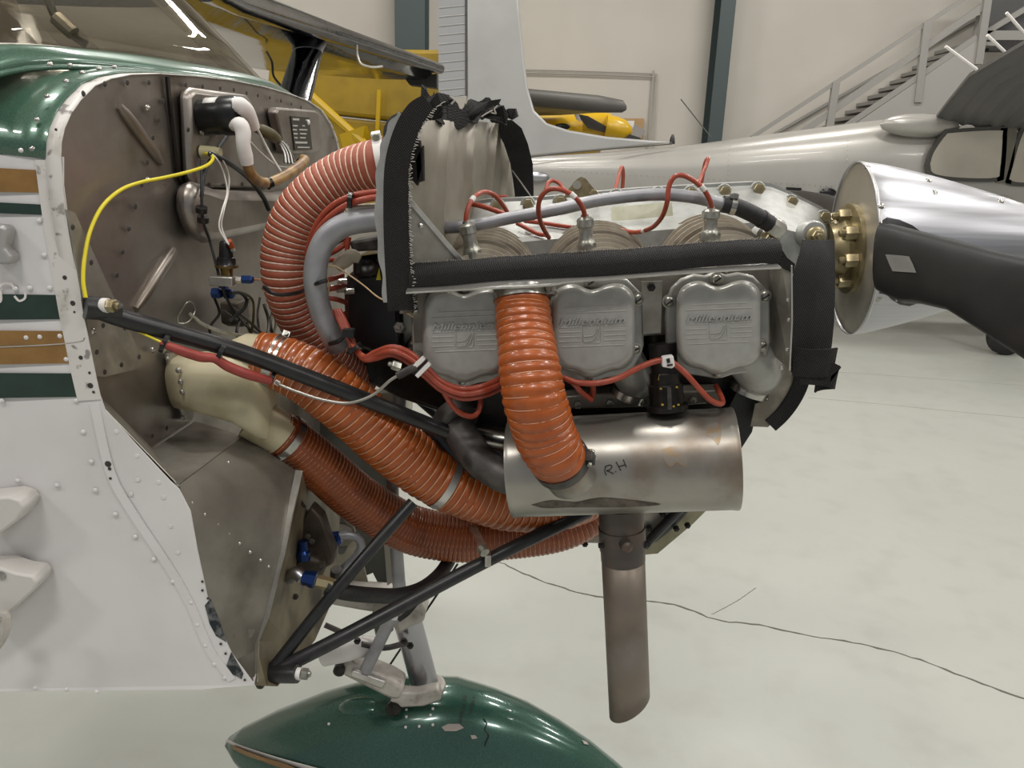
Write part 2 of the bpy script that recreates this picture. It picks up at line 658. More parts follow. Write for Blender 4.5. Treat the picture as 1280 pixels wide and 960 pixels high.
# notice board with papers
nb = thing('notice_board', P(790, 172, WALLY - .04), 'cork notice board with pinned paper low on the back wall', 'notice board')
MB().prism([P(772, 148, WALLY - .05), P(805, 148, WALLY - .05), P(804, 178, WALLY - .05), P(772, 178, WALLY - .05)], (0, .04, 0)).build('board', M_card, nb, 0)
MB().prism([P(776, 151, WALLY - .06), P(793, 151, WALLY - .06), P(792, 166, WALLY - .06), P(776, 166, WALLY - .06)], (0, .005, 0)).build('paper', M_paper, nb, 0)
MB().prism([P(793, 155, WALLY - .13), P(807, 163, WALLY - .13), P(800, 175, WALLY - .13), P(788, 168, WALLY - .13)], (0, .01, .0)).build('paper', mat('paper_grey', '8d8a86', .7), nb, 0)

# ------------------------------------------------------------------ steel staircase
ys = 9.6
st = thing('staircase', P(1000, 300, ys) * A(1, 1, 0), 'grey steel staircase with handrails rising to a landing at right', 'staircase')


def bar(name, a, b, w, y0, dep, m, par):
    pa, pb = P(*a, y0), P(*b, y0)
    d = nrm(pb - pa)
    n = nrm(np.cross(d, A(0, 1, 0)))
    return MB().prism([pa + n * w / 2, pb + n * w / 2, pb - n * w / 2, pa - n * w / 2], (0, dep, 0)).build(name, m, par, 0)


bar('handrail', (940, 172), (1222, -12), .045, ys, .045, M_stair, st)
bar('mid_rail', (985, 178), (1238, 2), .075, ys, .045, M_stair, st)
bar('stringer', (1010, 190), (1222, 46), .06, ys, .03, M_stair, st)
# solid side under the stringer
MB().prism([P(1035, 178, ys), P(1222, 50, ys), P(1222, 110, ys), P(1100, 190, ys)], (0, .05, 0)).build('side_panel', mat('stair_side', '9a9893', .6), st, 0)
for k in range(14):
    t = k / 13
    q = P(1020 + 200 * t, 186 - 132 * t, ys + .05)
    MB().box(q + A(.1, .45, 0), .28, .9, .04).build('tread', M_stair, st, 0)
for (a, b) in (((1046, 103), (1036, 170)), ((1160, 28), (1148, 128)), ((1237, -10), (1224, 80))):
    bar('post', a, b, .085, ys - .02, .05, M_stair, st)
bar('far_handrail', (960, 172), (1240, 12), .03, ys + .85, .03, M_stair, st)
ld = MB()
ld.prism([P(1238, -30, ys + .3), P(1330, -30, ys + .3), P(1330, 64, ys + .3), P(1236, 64, ys + .3)], (0, .1, 0))
ld.build('landing_panel', M_stairdk, st, 0)
bar('landing_rail', (1234, 40), (1330, -18), .06, ys + .1, .05, M_stair, st)
bar('landing_beam', (1232, 44), (1330, 44), .10, ys + .1, .05, M_stair, st)
MB().tube([P(1226, 20, ys + .1) * A(1, 1, 0), P(1226, 20, ys + .1)], .05, 8).build('post', M_stair, st)
MB().tube([P(1330, 20, ys + .1) * A(1, 1, 0), P(1330, 20, ys + .1)], .05, 8).build('post', M_stair, st)

# ------------------------------------------------------------------ grey aeroplane parked behind
GY = 8.0
ga = thing('parked_airplane', A(1.5, GY, 0), 'grey high-wing airplane parked behind the engine, tail fin towards the left', 'airplane')
# fuselage: lofted sections; each has x, top z, bottom z, half width
secs = []
for (u, vt, vb, hw) in ((560, 199, 240, .10), (660, 196, 250, .16), (760, 190, 262, .24), (850, 183, 272, .31), (960, 168, 285, .40), (1080, 152, 305, .48), (1180, 142, 330, .53), (1300, 138, 345, .55), (1500, 140, 360, .55), (1800, 200, 380, .45)):
    t, b = P(u, vt, GY), P(u, vb, GY)
    cz, hz = (t[2] + b[2]) / 2, (t[2] - b[2]) / 2
    ring = []
    for q in np.linspace(0, 2 * math.pi, 32, endpoint=False):
        c_, s_ = math.cos(q), math.sin(q)
        e = .62
        ring.append(A(t[0], GY + hw * math.copysign(abs(c_) ** e, c_), cz + hz * math.copysign(abs(s_) ** e, s_)))
    secs.append(ring)
MB().rings(secs).build('fuselage', M_grey_ac, ga, 50)
gs = lambda u: float(np.interp(u, [560, 660, 760, 850, 960, 1080, 1180, 1300], [.10, .16, .24, .31, .40, .48, .53, .55]))
# rivet rows and skin joints on the near side
rv = MB()
for u in np.arange(690, 1046, 7):
    v = np.interp(u, [690, 1046], [213, 233])
    rv.ball(P(u, v, GY - gs(u) - .001), .005, 5, 3)
for v in np.arange(176, 235, 6):
    rv.ball(P(1060 - (v - 176) * .05, v, GY - gs(1060) * 1.0 - .001), .005, 5, 3)
    rv.ball(P(912 - (v - 176) * .05, v + 6, GY - gs(912) - .001), .005, 5, 3)
    rv.ball(P(1155 - (v - 176) * .05, v, GY - gs(1155) - .001), .005, 5, 3)
o = rv.build('rivets', M_grey_ac, ga)
o['kind'] = 'stuff'
# dorsal fin and tail fin
fin = MB()
fp = [(583, -25), (646, -25), (650, 20), (655, 70), (660, 110), (668, 138), (684, 154), (712, 163), (760, 171), (842, 178), (700, 192), (660, 196), (583, 197)]
fin.prism([P(u, v, GY - .045) for u, v in fp], (0, .09, 0)).build('tail_fin', M_fing, ga, 30, bevel=.02)
rd = MB()
rp = [(548, -25), (582, -25), (583, 118), (560, 122), (548, 118)]
ro = rd.prism([P(u, v, GY - .035) for u, v in rp], (0, .07, 0)).build('rudder', M_rudder, ga, 30)
for k in range(13):
    v = -16 + k * 11.4
    MB().tube([P(549, v + 3, GY - .037), P(581, v, GY - .037)], .007, 6).build('rib', M_fing, ro)
MB().tube([P(582.5, -20, GY - .04), P(583, 120, GY - .04)], .012, 6).build('hinge_line', M_stairdk, ga)
MB().tube(spl([P(651, 198, GY - .2), P(720, 190, GY - .22), P(840, 180, GY - .2)], 4), .006, 5).build('skin_seam', M_glassdk, ga)
MB().lathe(P(840, 180, GY), ZUP, [(0, .03), (.06, .022), (.09, .008)], 8).build('tail_antenna', M_blkp, ga)
MB().tube([P(889, 172, GY), P(851, 124, GY)], .006, 5).build('whip_antenna', M_stairdk, ga)
MB().ball(P(672, 221, GY - .2), .09, 14, 8, (1.3, .7, .6)).build('tail_light', M_polish, ga)
# vents and darker lower panel near the cowl
for (a, b) in ((961, 978), (984, 1002)):
    yy = GY - .44
    MB().prism([P(a, 234, yy), P(b, 235, yy), P(b, 238.5, yy), P(a, 237.5, yy)], (0, .05, 0)).build('vent_slot', M_blkp, ga, 0)
MB().ball(P(1035, 241, GY - .46), .09, 14, 8, (.9, .3, .5)).build('exhaust_opening', M_blkp, ga)
# near-side wing seen from below, corrugated flap, static wicks
WT = [P(1166, 149, 7.5), P(1182, 128, 7.2), P(1208, 96, 6.9), P(1285, 50, 6.2), P(1420, -40, 5.2)]
wm = MB()
R = []
for p in WT:
    nseg = 40
    r = [p + A(.02 + 1.75 * k / nseg, .0, .012 * math.sin(k * 1.9) - .10 * math.sin(math.pi * k / nseg) * .8) for k in range(nseg + 1)]
    r += [p + A(.02 + 1.75 * k / nseg, 0, .03 + .15 * math.sin(math.pi * k / nseg)) for k in range(nseg, -1, -1)]
    R.append(r)
wo = wm.rings(R).build('wing', M_grey_dk, ga, 25)
for (a, b) in (((1182, 58), (1221, 87)), ((1234, 44), (1257, 66)), ((1258, 16), (1286, 48))):
    p1, p0 = P(*b, 6.6), P(*a, 6.55)
    MB().tube([p0, p1], .012, 6).build('static_wick', M_wht, wo)
fr = MB()
fr.ball(P(1150, 157, GY - .47), .30, 16, 8, (1.25, .35, .35)).build('root_fairing', M_grey_ac, ga, 60)


def outline_px(pts, n=4):
    q = [A(u, v, 0) for u, v in pts]
    q = q + q[:1]
    return [(p[0], p[1]) for p in spl(q, n)[:-1]]


yw = GY - .56
for nm, pts in (('rear_window', [(1163, 205), (1168, 190), (1182, 170), (1192, 166), (1248, 163), (1253, 170), (1250, 212), (1244, 222), (1200, 222), (1168, 217)]), ('front_window', [(1262, 224), (1280, 165), (1300, 162), (1345, 165), (1350, 222), (1330, 228), (1275, 228)])):
    q = outline_px(pts)
    cu, cv = np.mean([p[0] for p in q]), np.mean([p[1] for p in q])
    fo = MB().prism([P(cu + (u - cu) * 1.13, cv + (v - cv) * 1.16, yw) for u, v in q], (0, .03, 0)).build('window_frame', M_glassdk, ga, 0)
    MB().prism([P(u, v, yw - .008) for u, v in q], (0, .007, 0)).build('window_pane', mat('hazy_cabin_glass', 'b9b3a6', .12, 0, 'aaa498', 1.5), fo, 0)
MB().prism([P(1251, 160, yw), P(1272, 160, yw), P(1264, 230, yw), P(1246, 228, yw)], (0, .03, 0)).build('door_post', mat('post_olive', '6b675c', .5), ga, 0)
MB().lathe(P(1253, 254, GY - .53), A(0, -1, .1), [(0, .07), (.02, .07), (.03, .05)], 18).build('fuel_cap', M_alub, ga)
# main gear
wc = PZ(1252, 443, 0.0)
wh = wc + A(.02, 0, .19)
MB().lathe(wh + A(0, -.07, 0), A(0, 1, 0), [(0, .10), (.01, .15), (.04, .19), (.10, .19), (.13, .15), (.14, .10)], 24).build('wheel', M_tyre, ga)
MB().tube(spl([wh + A(0, .08, 0), wh + A(.05, .25, .25), A(wh[0] + .1, GY, 1.0)], 5), .045, 8).build('gear_leg', M_grey_ac, ga)
tw = PZ(600, 330, 0)
MB().lathe(A(P(600, 200, GY)[0], GY - .04, .12), A(0, 1, 0), [(0, .06), (.02, .12), (.06, .12), (.08, .06)], 18).build('tail_wheel', M_tyre, ga)
MB().tube([A(P(600, 200, GY)[0], GY, .14), A(P(600, 200, GY)[0] + .15, GY, P(600, 225, GY)[2])], .025, 8).build('tail_strut', M_grey_ac, ga)

# ------------------------------------------------------------------ yellow aeroplane at the back wall
YY = 9.3
ya = thing('yellow_airplane', A(P(730, 160, YY)[0], YY, 0), 'yellow airplane nose with dark propeller behind the grey dorsal fin', 'airplane')
cw = []
for (u, vt, vb) in ((640, 146, 200), (690, 143, 200), (715, 140, 198), (740, 139, 196), (752, 141, 192)):
    t, b = P(u, vt, YY), P(u, vb, YY)
    cz, hz = (t[2] + b[2]) / 2, (t[2] - b[2]) / 2
    cw.append([A(t[0], YY + .38 * math.cos(q), cz + hz * math.sin(q)) for q in np.linspace(0, 2 * math.pi, 24, endpoint=False)])
MB().rings(cw).build('cowling', M_yelp, ya, 50)
ch = []
for (u, vt, vb) in ((728, 141, 175), (745, 139, 175), (762, 141, 172), (768, 146, 168)):
    t, b = P(u, vt, YY - .3), P(u, vb, YY - .3)
    cz, hz = (t[2] + b[2]) / 2, (t[2] - b[2]) / 2
    ch.append([A(t[0], YY - .3 + .14 * math.cos(q), cz + hz * math.sin(q)) for q in np.linspace(0, 2 * math.pi, 20, endpoint=False)])
MB().rings(ch).build('cowl_cheek', M_yelp, ya, 50)
sp = P(757, 159, YY - .45)
MB().lathe(sp, A(.95, 0, -.12), [(0, .13), (.1, .13), (.2, .11), (.28, .05), (.3, .005)], 20).build('spinner', M_yelp, ya)
bl = [P(720, 142, YY - .5), P(735, 145, YY - .5), P(765, 162, YY - .5), P(762, 167, YY - .5), P(735, 160, YY - .5)]
MB().prism(bl, (0, .03, 0)).build('propeller_blade', mat('blade_dark', '3a3733', .4), ya, 30)
MB().prism([P(717, 141, YY - .51), P(723, 142, YY - .51), P(727, 152, YY - .51), P(721, 150, YY - .51)], (0, .02, 0)).build('blade_tip_band', M_wht, ya, 0)
MB().prism([P(764, 168, YY - .5), P(772, 163, YY - .5), P(800, 172, YY - .5), P(806, 182, YY - .5), P(775, 178, YY - .5)], (0, .03, 0)).build('propeller_blade', MATS['blade_dark'], ya, 30)
lg = P(703, 158, YY - .385)
MB().ball(lg, .085, 16, 6, (1, .15, .4)).build('oval_badge', M_blkp, ya)
wq = MB()
wq.rings([[P(600, 116, YY - .2) + A(0, -.10 * math.cos(q), .09 * math.sin(q)) for q in np.linspace(0, 6.283, 16, endpoint=False)],
          [P(748, 130, YY - .9) + A(0, -.10 * math.cos(q), .085 * math.sin(q)) for q in np.linspace(0, 6.283, 16, endpoint=False)],
          [P(778, 133, YY - 1.0) + A(0, -.06 * math.cos(q), .06 * math.sin(q)) for q in np.linspace(0, 6.283, 16, endpoint=False)],
          [P(783, 135, YY - 1.0) + A(0, -.02 * math.cos(q), .02 * math.sin(q)) for q in np.linspace(0, 6.283, 16, endpoint=False)]])
wq.build('wing_leading_edge', mat('boot_dark', '54524e', .5), ya, 60)
MB().prism([P(600, 122, YY - .25), P(748, 136, YY - .95), P(760, 140, YY - .95), P(700, 144, YY - .3), P(600, 146, YY - .2)], (0, .05, .03)).build('wing_skin', mat('wing_ochre', '9c8a5c', .5), ya, 30)
for xx in (640, 745):
    b = P(xx, 190, YY)
    MB().tube([A(b[0], YY - .1, .15), b], .03, 8).build('gear_leg', M_yelp, ya)
    MB().lathe(A(b[0], YY - .18, .16), A(0, 1, 0), [(0, .1), (.02, .16), (.1, .16), (.12, .1)], 18).build('wheel', M_tyre, ya)

# ------------------------------------------------------------------ yellow biplane to the left behind the firewall
BY = 8.6
yb = thing('yellow_utility_airplane', A(P(440, 160, BY)[0], BY, 0), 'mustard yellow airplane side with a bracing strut, under the polished wing tip', 'airplane')
MB().prism([P(340, 40, BY), P(400, 60, BY), P(552, 62, BY), P(560, 150, BY), P(500, 152, BY), P(380, 139, BY), P(330, 138, BY)], (0, .4, 0)).build('upper_side_panel', M_yelo, yb, 0, bevel=.04)
MB().prism([P(330, 141, BY + .03), P(380, 142, BY + .03), P(500, 155, BY + .03), P(560, 153, BY + .03), P(545, 290, BY + .03), P(345, 290, BY + .03)], (0, .35, 0)).build('lower_side_panel', M_yelo, yb, 0, bevel=.03)
MB().tube([P(375, 108, BY - .3), P(400, 130, BY - .3), P(462, 186, BY - .3)], .045, 8).build('bracing_strut', mat('yellow_strut_paint', 'b3920f', .4), yb)
MB().tube([P(474, 112, BY - .1), P(471, 180, BY - .1)], .025, 8).build('vertical_strut', MATS['yellow_strut_paint'], yb)
MB().prism([P(424, 168, BY - .35), P(456, 157, BY - .35), P(460, 174, BY - .2), P(452, 185, BY - .3), P(430, 190, BY - .3)], (0, .15, 0)).build('step_box', MATS['yellow_strut_paint'], yb, 0)
MB().lathe(P(505, 168, BY - .25), A(0, 1, 0), [(0, .12), (.02, .22), (.1, .22), (.12, .12)], 20).build('wheel', M_tyre, yb)
for xx in (380, 540):
    MB().tube([P(xx, 285, BY + .2) * A(1, 1, 0) + A(0, 0, .1), P(xx, 285, BY + .2)], .06, 8).build('gear_leg', M_yelo, yb)
    MB().lathe(P(xx, 285, BY + .2) * A(1, 1, 0) + A(0, -.12, .18), A(0, 1, 0), [(0, .1), (.02, .18), (.1, .18), (.12, .1)], 18).build('wheel', M_tyre, yb)

# ================================================================== the airplane being worked on: fuselage nose
body = thing('airplane_fuselage', A(-.8, 1.46, .83), 'white airplane nose with green and gold stripes and a bare metal firewall', 'airplane')
# outline of the firewall edge, on the firewall plane, near side bottom -> over the top -> far side
OUT_PX = [(126, 500), (118, 465), (110, 425), (102, 385), (95, 340), (86, 290), (79, 240), (76, 200), (77, 178), (81, 160), (89, 142), (101, 125), (119, 107), (140, 98), (165, 93), (200, 92), (245, 95), (290, 100), (330, 108), (362, 117), (386, 126), (403, 138), (415, 156), (422, 175), (426, 195), (429, 230), (431, 270)]
OUT = [W(u, v) for u, v in OUT_PX]
OUT += [OUT[-1] + A(0, 0, -.12), OUT[-1] + A(0, 0, -.30), OUT[-1] + A(0, 0, -.5)]


def ext(pts, offs, lift=0.0, side=0.0):
    rows = []
    for o_ in offs:
        rows.append([p - FWN * o_ + ZUP * lift * o_ * max(0, (p[2] - 1.45) / .25) for p in pts])
    return rows


# firewall sheet
fwp = [p - FWN * .004 for p in OUT]
low = [W(126, 500) - FWN * .004, ]
FWZ = .88
poly = fwp + [A(OUT[-1][0], OUT[-1][1], FWZ) - FWN * .004, A(OUT[0][0], OUT[0][1], FWZ) - FWN * .004]
fw = MB().prism(poly, -FWN * .003).build('firewall', M_fw, body, 0)
# turned flange of the nose skin, bare at the edge
k0 = 8
fl = MB()
R = ext(OUT, [0.0, .018])
fl.rings(R, closed=False, caps=False)
fl.build('skin_flange', M_white_worn, body, 40, solid=.0015)
# green top deck
dk = MB()
topi = [i for i in range(7, 27)]
deck_pts = [OUT[i] for i in topi]
dk.rings(ext(deck_pts, [.018, .05, .09, .13, .25, .45], lift=.10), closed=False, caps=False)
dk.build('top_deck', M_green, body, 40, solid=.002)
# white side skin (near side)
YS = .925
edge = [(79, 196), (79, 240), (86, 290), (95, 340), (102, 385), (110, 425), (118, 465), (124, 492), (131, 512), (170, 556), (213, 602), (224, 612), (238, 640), (247, 690), (262, 760), (290, 818), (318, 856), (250, 862)]
sk = [P(u, v, YS) for u, v in edge]
sk = sk + [P(0, 880, YS) + A(-.5, .02, -.02), P(0, 194, YS) + A(-.5, .02, 0)]
side = MB().prism(sk, (0, .002, 0)).build('side_skin', M_white, body, 0)
# bottom skin going across and far side skin
MB().prism([P(318, 856, YS), P(0, 880, YS) + A(-.5, .02, -.02), P(0, 880, YS) + A(-.42, 1.02, -.02), A(-.47, 1.93, .865), A(-.47, 1.03, .868), A(-.36, .97, .872)], (0, 0, .003)).build('belly_skin', M_white, body, 0)
fs = OUT[-1]
MB().prism([OUT[24], OUT[26], fs, A(fs[0], fs[1], .86), A(fs[0] - .6, fs[1] + .06, .84), OUT[24] + A(-.6, .06, 0)], (0, .002, 0)).build('side_skin', M_alud, body, 0)
# raised skin joggle along the front edge
fj = MB()
fj.strap(spl([P(u - 14, v, YS - .0005) for u, v in ((74, 200), (79, 240), (86, 290), (95, 340), (102, 385), (110, 425), (118, 465), (126, 500))], 4), A(1, 0, 0), .030, .0016)
fj.build('edge_strip', M_white_worn, side, 0)
fj2 = MB()
fj2.strap(spl([P(u, v, YS - .0004) for u, v in ((118, 505), (138, 590), (165, 640), (215, 715), (240, 760), (262, 812), (290, 850))], 4), A(1, 0, .4), .012, .0012)
fj2.build('lap_joint', M_white, side, 0)


def stripe(pts, m, d=.0006):
    return MB().prism([P(u, v, YS - d) for u, v in pts], (0, .001, 0)).build('paint_stripe', m, side, 0)


stripe([(-40, 208), (54, 213), (55, 241), (-40, 239)], M_gold)
stripe([(-40, 251), (58, 256), (60, 269), (-40, 265)], M_green_flat)
stripe([(-40, 367), (79, 369), (86, 399), (-40, 400)], M_green_flat)
stripe([(-40, 413), (88, 414), (94, 429), (-40, 434)], M_gold)
stripe([(-40, 435), (94, 430), (97, 454), (-40, 456)], M_gold)
stripe([(-40, 466), (101, 467), (107, 496), (-40, 498)], M_green_flat)
MB().strap(spl([P(-30, 435, YS - .001), P(60, 431, YS - .001), (P(100, 427, YS - .001)), P(106, 422, YS - .001)], 4), ZUP, .0014, .001).build('panel_seam', M_gearp, side, 0)
for pts in ([(-8, 372), (2, 356), (12, 354), (18, 360)], [(1, 364), (1, 376), (-6, 380)], [(18, 370), (24, 376), (31, 373), (32, 366)]):
    MB().strap(spl([P(u, v, YS - .0012) for u, v in pts], 5), ZUP, .0025, .0012).build('decal_scroll', M_wht, side, 0)
# rivets on the side skin
rv = MB()
RV = [(49, 276), (55, 319), (19, 361), (37, 360), (62, 360), (33, 422), (50, 421), (75, 420), (83, 449), (95, 501), (2, 501), (104, 540), (114, 577), (22, 601), (71, 607), (119, 613), (144, 643), (169, 671), (192, 699), (216, 727), (239, 753), (247, 781), (257, 807), (268, 830), (281, 847), (44, 860), (83, 862), (121, 865), (26, 188)]
for (u, v) in RV:
    rv.dome(P(u, v, YS), A(0, -1, .05), .0034 if v > 250 else .003, .0022)
o = rv.build('rivets', M_white, side, 50)
o['kind'] = 'stuff'
r2 = MB()
for (u, v) in [(117, 508), (145, 540), (171, 570), (198, 603), (163, 618), (204, 622), (213, 658), (222, 691), (172, 600)]:
    r2.dome(P(u, v, YS - .0002), A(0, -1, 0), .0034, .0006)
o = r2.build('flush_rivets', M_white, side, 50)
o['kind'] = 'stuff'
# screw holes with chipped paint
hm = MB()
for (u, v, r) in [(64, 249, .003), (72, 269, .0032), (81, 347, .003), (91, 379, .0035), (93, 390, .0015), (113, 482, .004), (117, 490, .002), (135, 580, .0045), (137, 586, .0025), (138, 598, .002), (253, 727, .002), (253, 738, .002), (260, 748, .002), (276, 805, .0022), (282, 817, .002), (293, 841, .002), (306, 850, .002), (70, 162, .0018), (71, 225, .002), (101, 447, .003), (112, 466, .002)]:
    hm.lathe(P(u, v, YS - .0012), A(0, -1, 0), [(0, r), (.0008, r * .8)], 7)
o = hm.build('screw_holes', mat('hole_dark', '35302c', .6), side, 0)
o['kind'] = 'stuff'
# two torn notches with primer showing
for pts in ([(263, 748), (256, 757), (262, 780), (270, 795), (283, 803), (274, 775)], [(289, 815), (283, 832), (291, 843), (302, 849), (304, 842)]):
    MB().prism([P(u, v, YS - .0008) for u, v in pts], (0, .0006, 0)).build('torn_patch', mat('scraped_metal', '77787a', .4, .6, '2c3236', 60, .4, .55), side, 0)
# deck screws
ds = MB()
for (u, v) in [(62, 125), (85, 106), (105, 95), (49, 154), (43, 190), (65, 85), (90, 86), (126, 90), (145, 88)]:
    p = W(u, v, -.03)
    ds.dome(p + A(0, -.004, .004), A(.1, -.6, .6), .0035, .002, 10)
o = ds.build('deck_screws', M_steel, body, 50)
o['kind'] = 'stuff'
# white step brackets on the side at the left edge of the picture
sb = []
for k, pts in enumerate(([(-30, 625), (10, 621), (24, 625), (30, 634), (22, 650), (-30, 690)], [(-40, 712), (0, 710), (20, 717), (40, 720), (46, 728), (42, 738), (10, 768), (-40, 800)])):
    q = [P(u, v, YS - .035) for u, v in pts]
    MB().prism(q, (0, .037, 0)).build('step_bracket', mat('bracket_white', 'cdc9c4', .4), body, 40, bevel=.003)
MB().lathe(P(2, 719, YS - .035), A(0, -1, 0), [(0, .006), (.002, .006), (.003, .002)], 10).build('bracket_screw', M_steel, body)
MB().tube(spl([P(-5, 775, YS - .05), P(6, 768, YS - .05), P(8, 785, YS - .05), P(-2, 805, YS - .05), P(-14, 815, YS - .05)], 5), .006, 8).build('bracket_hook', M_gearp, body)
MB().prism([P(u, v, YS - .02) for u, v in [(-20, 280), (4, 282), (8, 290), (3, 310), (12, 320), (13, 328), (8, 331), (-20, 330)]], (0, .021, 0)).build('door_handle', mat('handle_grey', 'a8a6a3', .35, .3), body, 40, bevel=.004)

# ---------------- windshield and cabin
base, top = [], []
base = spl([A(-.70, .935, 1.69), A(-.632, 1.0, 1.715), A(-.605, 1.2, 1.732), A(-.568, 1.4, 1.739), A(-.535, 1.6, 1.741), A(-.545, 1.76, 1.735), A(-.62, 1.90, 1.71)], 5)
for i, b in enumerate(base):
    t = i / (len(base) - 1)
    c = 1 - (2 * t - 1) ** 2
    top.append(b + A(-.62 - .05 * c, (.5 - t) * .12, .45 + .02 * c))
R = []
for k in range(9):
    s = k / 8
    bow = math.sin(math.pi * s) * .045
    R.append([b * (1 - s) + t_ * s + A(bow * .55, 0, bow) for b, t_ in zip(base, top)])
MB().rings(R, closed=False, caps=False).build('windshield', M_glass, body, 60, solid=.005)
bead = spl([W(-60, 110, -.10), W(0, 93, -.085), W(40, 85, -.075), W(100, 84, -.06), W(150, 87, -.05), W(220, 92, -.03), W(310, 104, -.015), W(362, 118, -.015), W(405, 145, -.02)], 8)
bead = resample(bead, len(base))[0]
R2 = []
for k in range(6):
    s = k / 5
    R2.append([p * (1 - s) + q * s + A(0, -.012 * math.sin(math.pi * s), .010 * math.sin(math.pi * s)) for p, q in zip(bead, base)])
MB().rings(R2, closed=False, caps=False).build('windshield_fairing', M_green, body, 60, solid=.002)
MB().tube(bead + A(0, -.001, 0), .0035, 8).build('deck_bead', M_green, body, 60)
MB().tube(np.array(base) + A(.001, 0, .001), .003, 8).build('windshield_bead', M_gearp, body, 60)
gl = [b + A(-.015, 0, -.006) for b in base]
MB().prism(gl + [A(-.86, 1.86, 1.70), A(-.86, .97, 1.70)], (0, 0, -.015)).build('glareshield', mat('glareshield_grey', '8a857c', .6), body, 0)
for yy, xx in ((1.12, -1.12), (1.52, -1.06)):
    r = []
    for k, (w_, zz) in enumerate(((.20, 1.45), (.21, 1.70), (.20, 1.84), (.16, 1.95), (.07, 2.0))):
        r.append([A(xx + .07 * math.cos(q), yy + w_ * math.copysign(abs(math.sin(q)) ** .6, math.sin(q)), zz) for q in np.linspace(0, 2 * math.pi, 24, endpoint=False)])
    MB().rings(r).build('seat_back', M_seat, body, 60)
MB().tube([P(70, 22, 1.35), P(92, 42, 1.35)], .012, 10).build('belt_buckle', M_alub, body)
MB().tube(spl([P(58, -6, 1.36), P(70, 22, 1.355), P(92, 44, 1.355), P(108, 56, 1.36)], 4), .007, 8).build('seat_belt', M_blkp, body)
for q0 in (.99, 1.86):
    MB().tube(spl([A(-1.28, q0, 1.70), A(-1.30, q0 + .03, 2.05), A(-1.33, q0 + .05, 2.2)], 4), .02, 8).build('door_pillar', M_seat, body)
MB().box((-1.62, 1.45, 2.28), .75, .95, .05).build('cabin_roof', M_white, body, 0, bevel=.02)

# ---------------- left wing reaching away on the far side
LE = [P(250, -22, 2.6), P(290, 0, 3.1), P(360, 24, 3.75), P(430, 47, 4.45), P(500, 70, 5.15), P(548, 86, 5.75)]
TP = []
wr = []
for i, p in enumerate(LE):
    c = 1.55 - .06 * i
    prof = []
    for k in range(15):
        t = 1 - k / 14
        prof.append(p + A(-c * t, 0, -.055 + .075 * (math.sin(math.pi * min(1, (1 - t) ** .5)) * .0) + .11 * (t ** .5) * (1 - t) * 1.6 + (.055 if t == 0 else .0) * .5 + .03))
    for k in range(1, 15):
        t = k / 14
        prof.append(p + A(-c * t, 0, -.03 - .05 * (t ** .35) * (1 - t) * 1.5 - .015 * (t > .02)))
    wr.append(prof)
tip = [q + A(0, .10, 0) for q in wr[-1]]
mid = np.mean(tip, axis=0)
wr.append([mid + (q - mid) * .85 for q in tip])
wing = MB().rings(wr).build('wing', M_mirror, body, 45)
# stall strip beads and tip light
MB().tube([LE[0] + A(.01, 0, .0), LE[1] + A(.01, 0, .0), LE[3] + A(.01, 0, .0), LE[5] + A(.01, 0, .0)], [.055, .052, .045, .035], 14).build('leading_edge_cuff', M_mirror, wing)
tq = P(505, 97, 5.75), P(546, 92, 5.75), P(546, 110, 5.75), P(512, 106, 5.75)
MB().prism(tq, (0, .12, 0)).build('tip_panel', mat('tip_black', '24221f', .4), wing, 0)
wire_ = MB().tube(spl([P(446, 56, 4.5), P(447, 70, 4.5), P(452, 80, 4.5), P(466, 84, 4.55), P(478, 83, 4.6)], 5), .006, 8)
wire_.build('tie_down_ring', M_alub, wing)
sa = [P(384, 74, 4.0), P(398, 72, 4.0)]
sw = MB()
s0, s1 = P(384, 66, 4.05), A(-.75, 2.03, 1.2)
d = nrm(s1 - s0)
R = []
for c_, k in ((s0, 1.0), (s0 * .5 + s1 * .5, 1.0), (s1, 1.0)):
    R.append([c_ + A(1, 0, 0) * .075 * k * math.cos(q) + nrm(np.cross(d, A(1, 0, 0))) * .028 * math.sin(q) for q in np.linspace(0, 2 * math.pi, 18, endpoint=False)])
sw.rings(R).build('wing_strut', M_mirror, body, 60)
cf = MB()
R = []
for t, kx, ky in ((0, .075, .03), (.08, .078, .034), (.14, .085, .04), (.2, .09, .05)):
    c_ = s0 - d * t + A(-.04 * t, 0, 0)
    R.append([c_ + A(1, 0, 0) * kx * math.cos(q) + nrm(np.cross(d, A(1, 0, 0))) * ky * math.sin(q) for q in np.linspace(0, 2 * math.pi, 18, endpoint=False)])
cf.rings(R).build('strut_cuff', M_polish, body, 60)
MB().tube(spl([P(333, 64, 4.2), P(340, 78, 4.2), P(342, 95, 4.1), P(352, 108, 4.0)], 5), .006, 6).build('pitot_line', M_stairdk, wing)

# ---------------- firewall stampings and fittings


def fwprism(pts, off0, h, m, name, par, bevel=0):
    return MB().prism([W(u, v, off0) for u, v in pts], FWN * h).build(name, m, par, 35, bevel=bevel)


# stiffening beads
for (a, b) in (((150, 132), (203, 203)), ((219, 312), (171, 387))):
    p0, p1 = W(*a), W(*b)
    q = [p0 + (p1 - p0) * t for t in np.linspace(0, 1, 9)]
    MB().tube([x - FWN * .002 for x in q], [.005, .0082, .0085, .0085, .0085, .0085, .0082, .005], 14).build('stiffener_bead', M_fw, fw, 60)
MB().strap([W(209, 96, .001), W(213, 140, .001), W(222, 222, .001)], FWT, .007, .004).build('seam_strip', M_dark, fw, 0)
MB().strap([W(u, v, .0) for u, v in ((222, 222), (232, 240), (250, 240), (330, 236))], ZUP, .004, .003).build('seam_strip', M_dark, fw, 0)
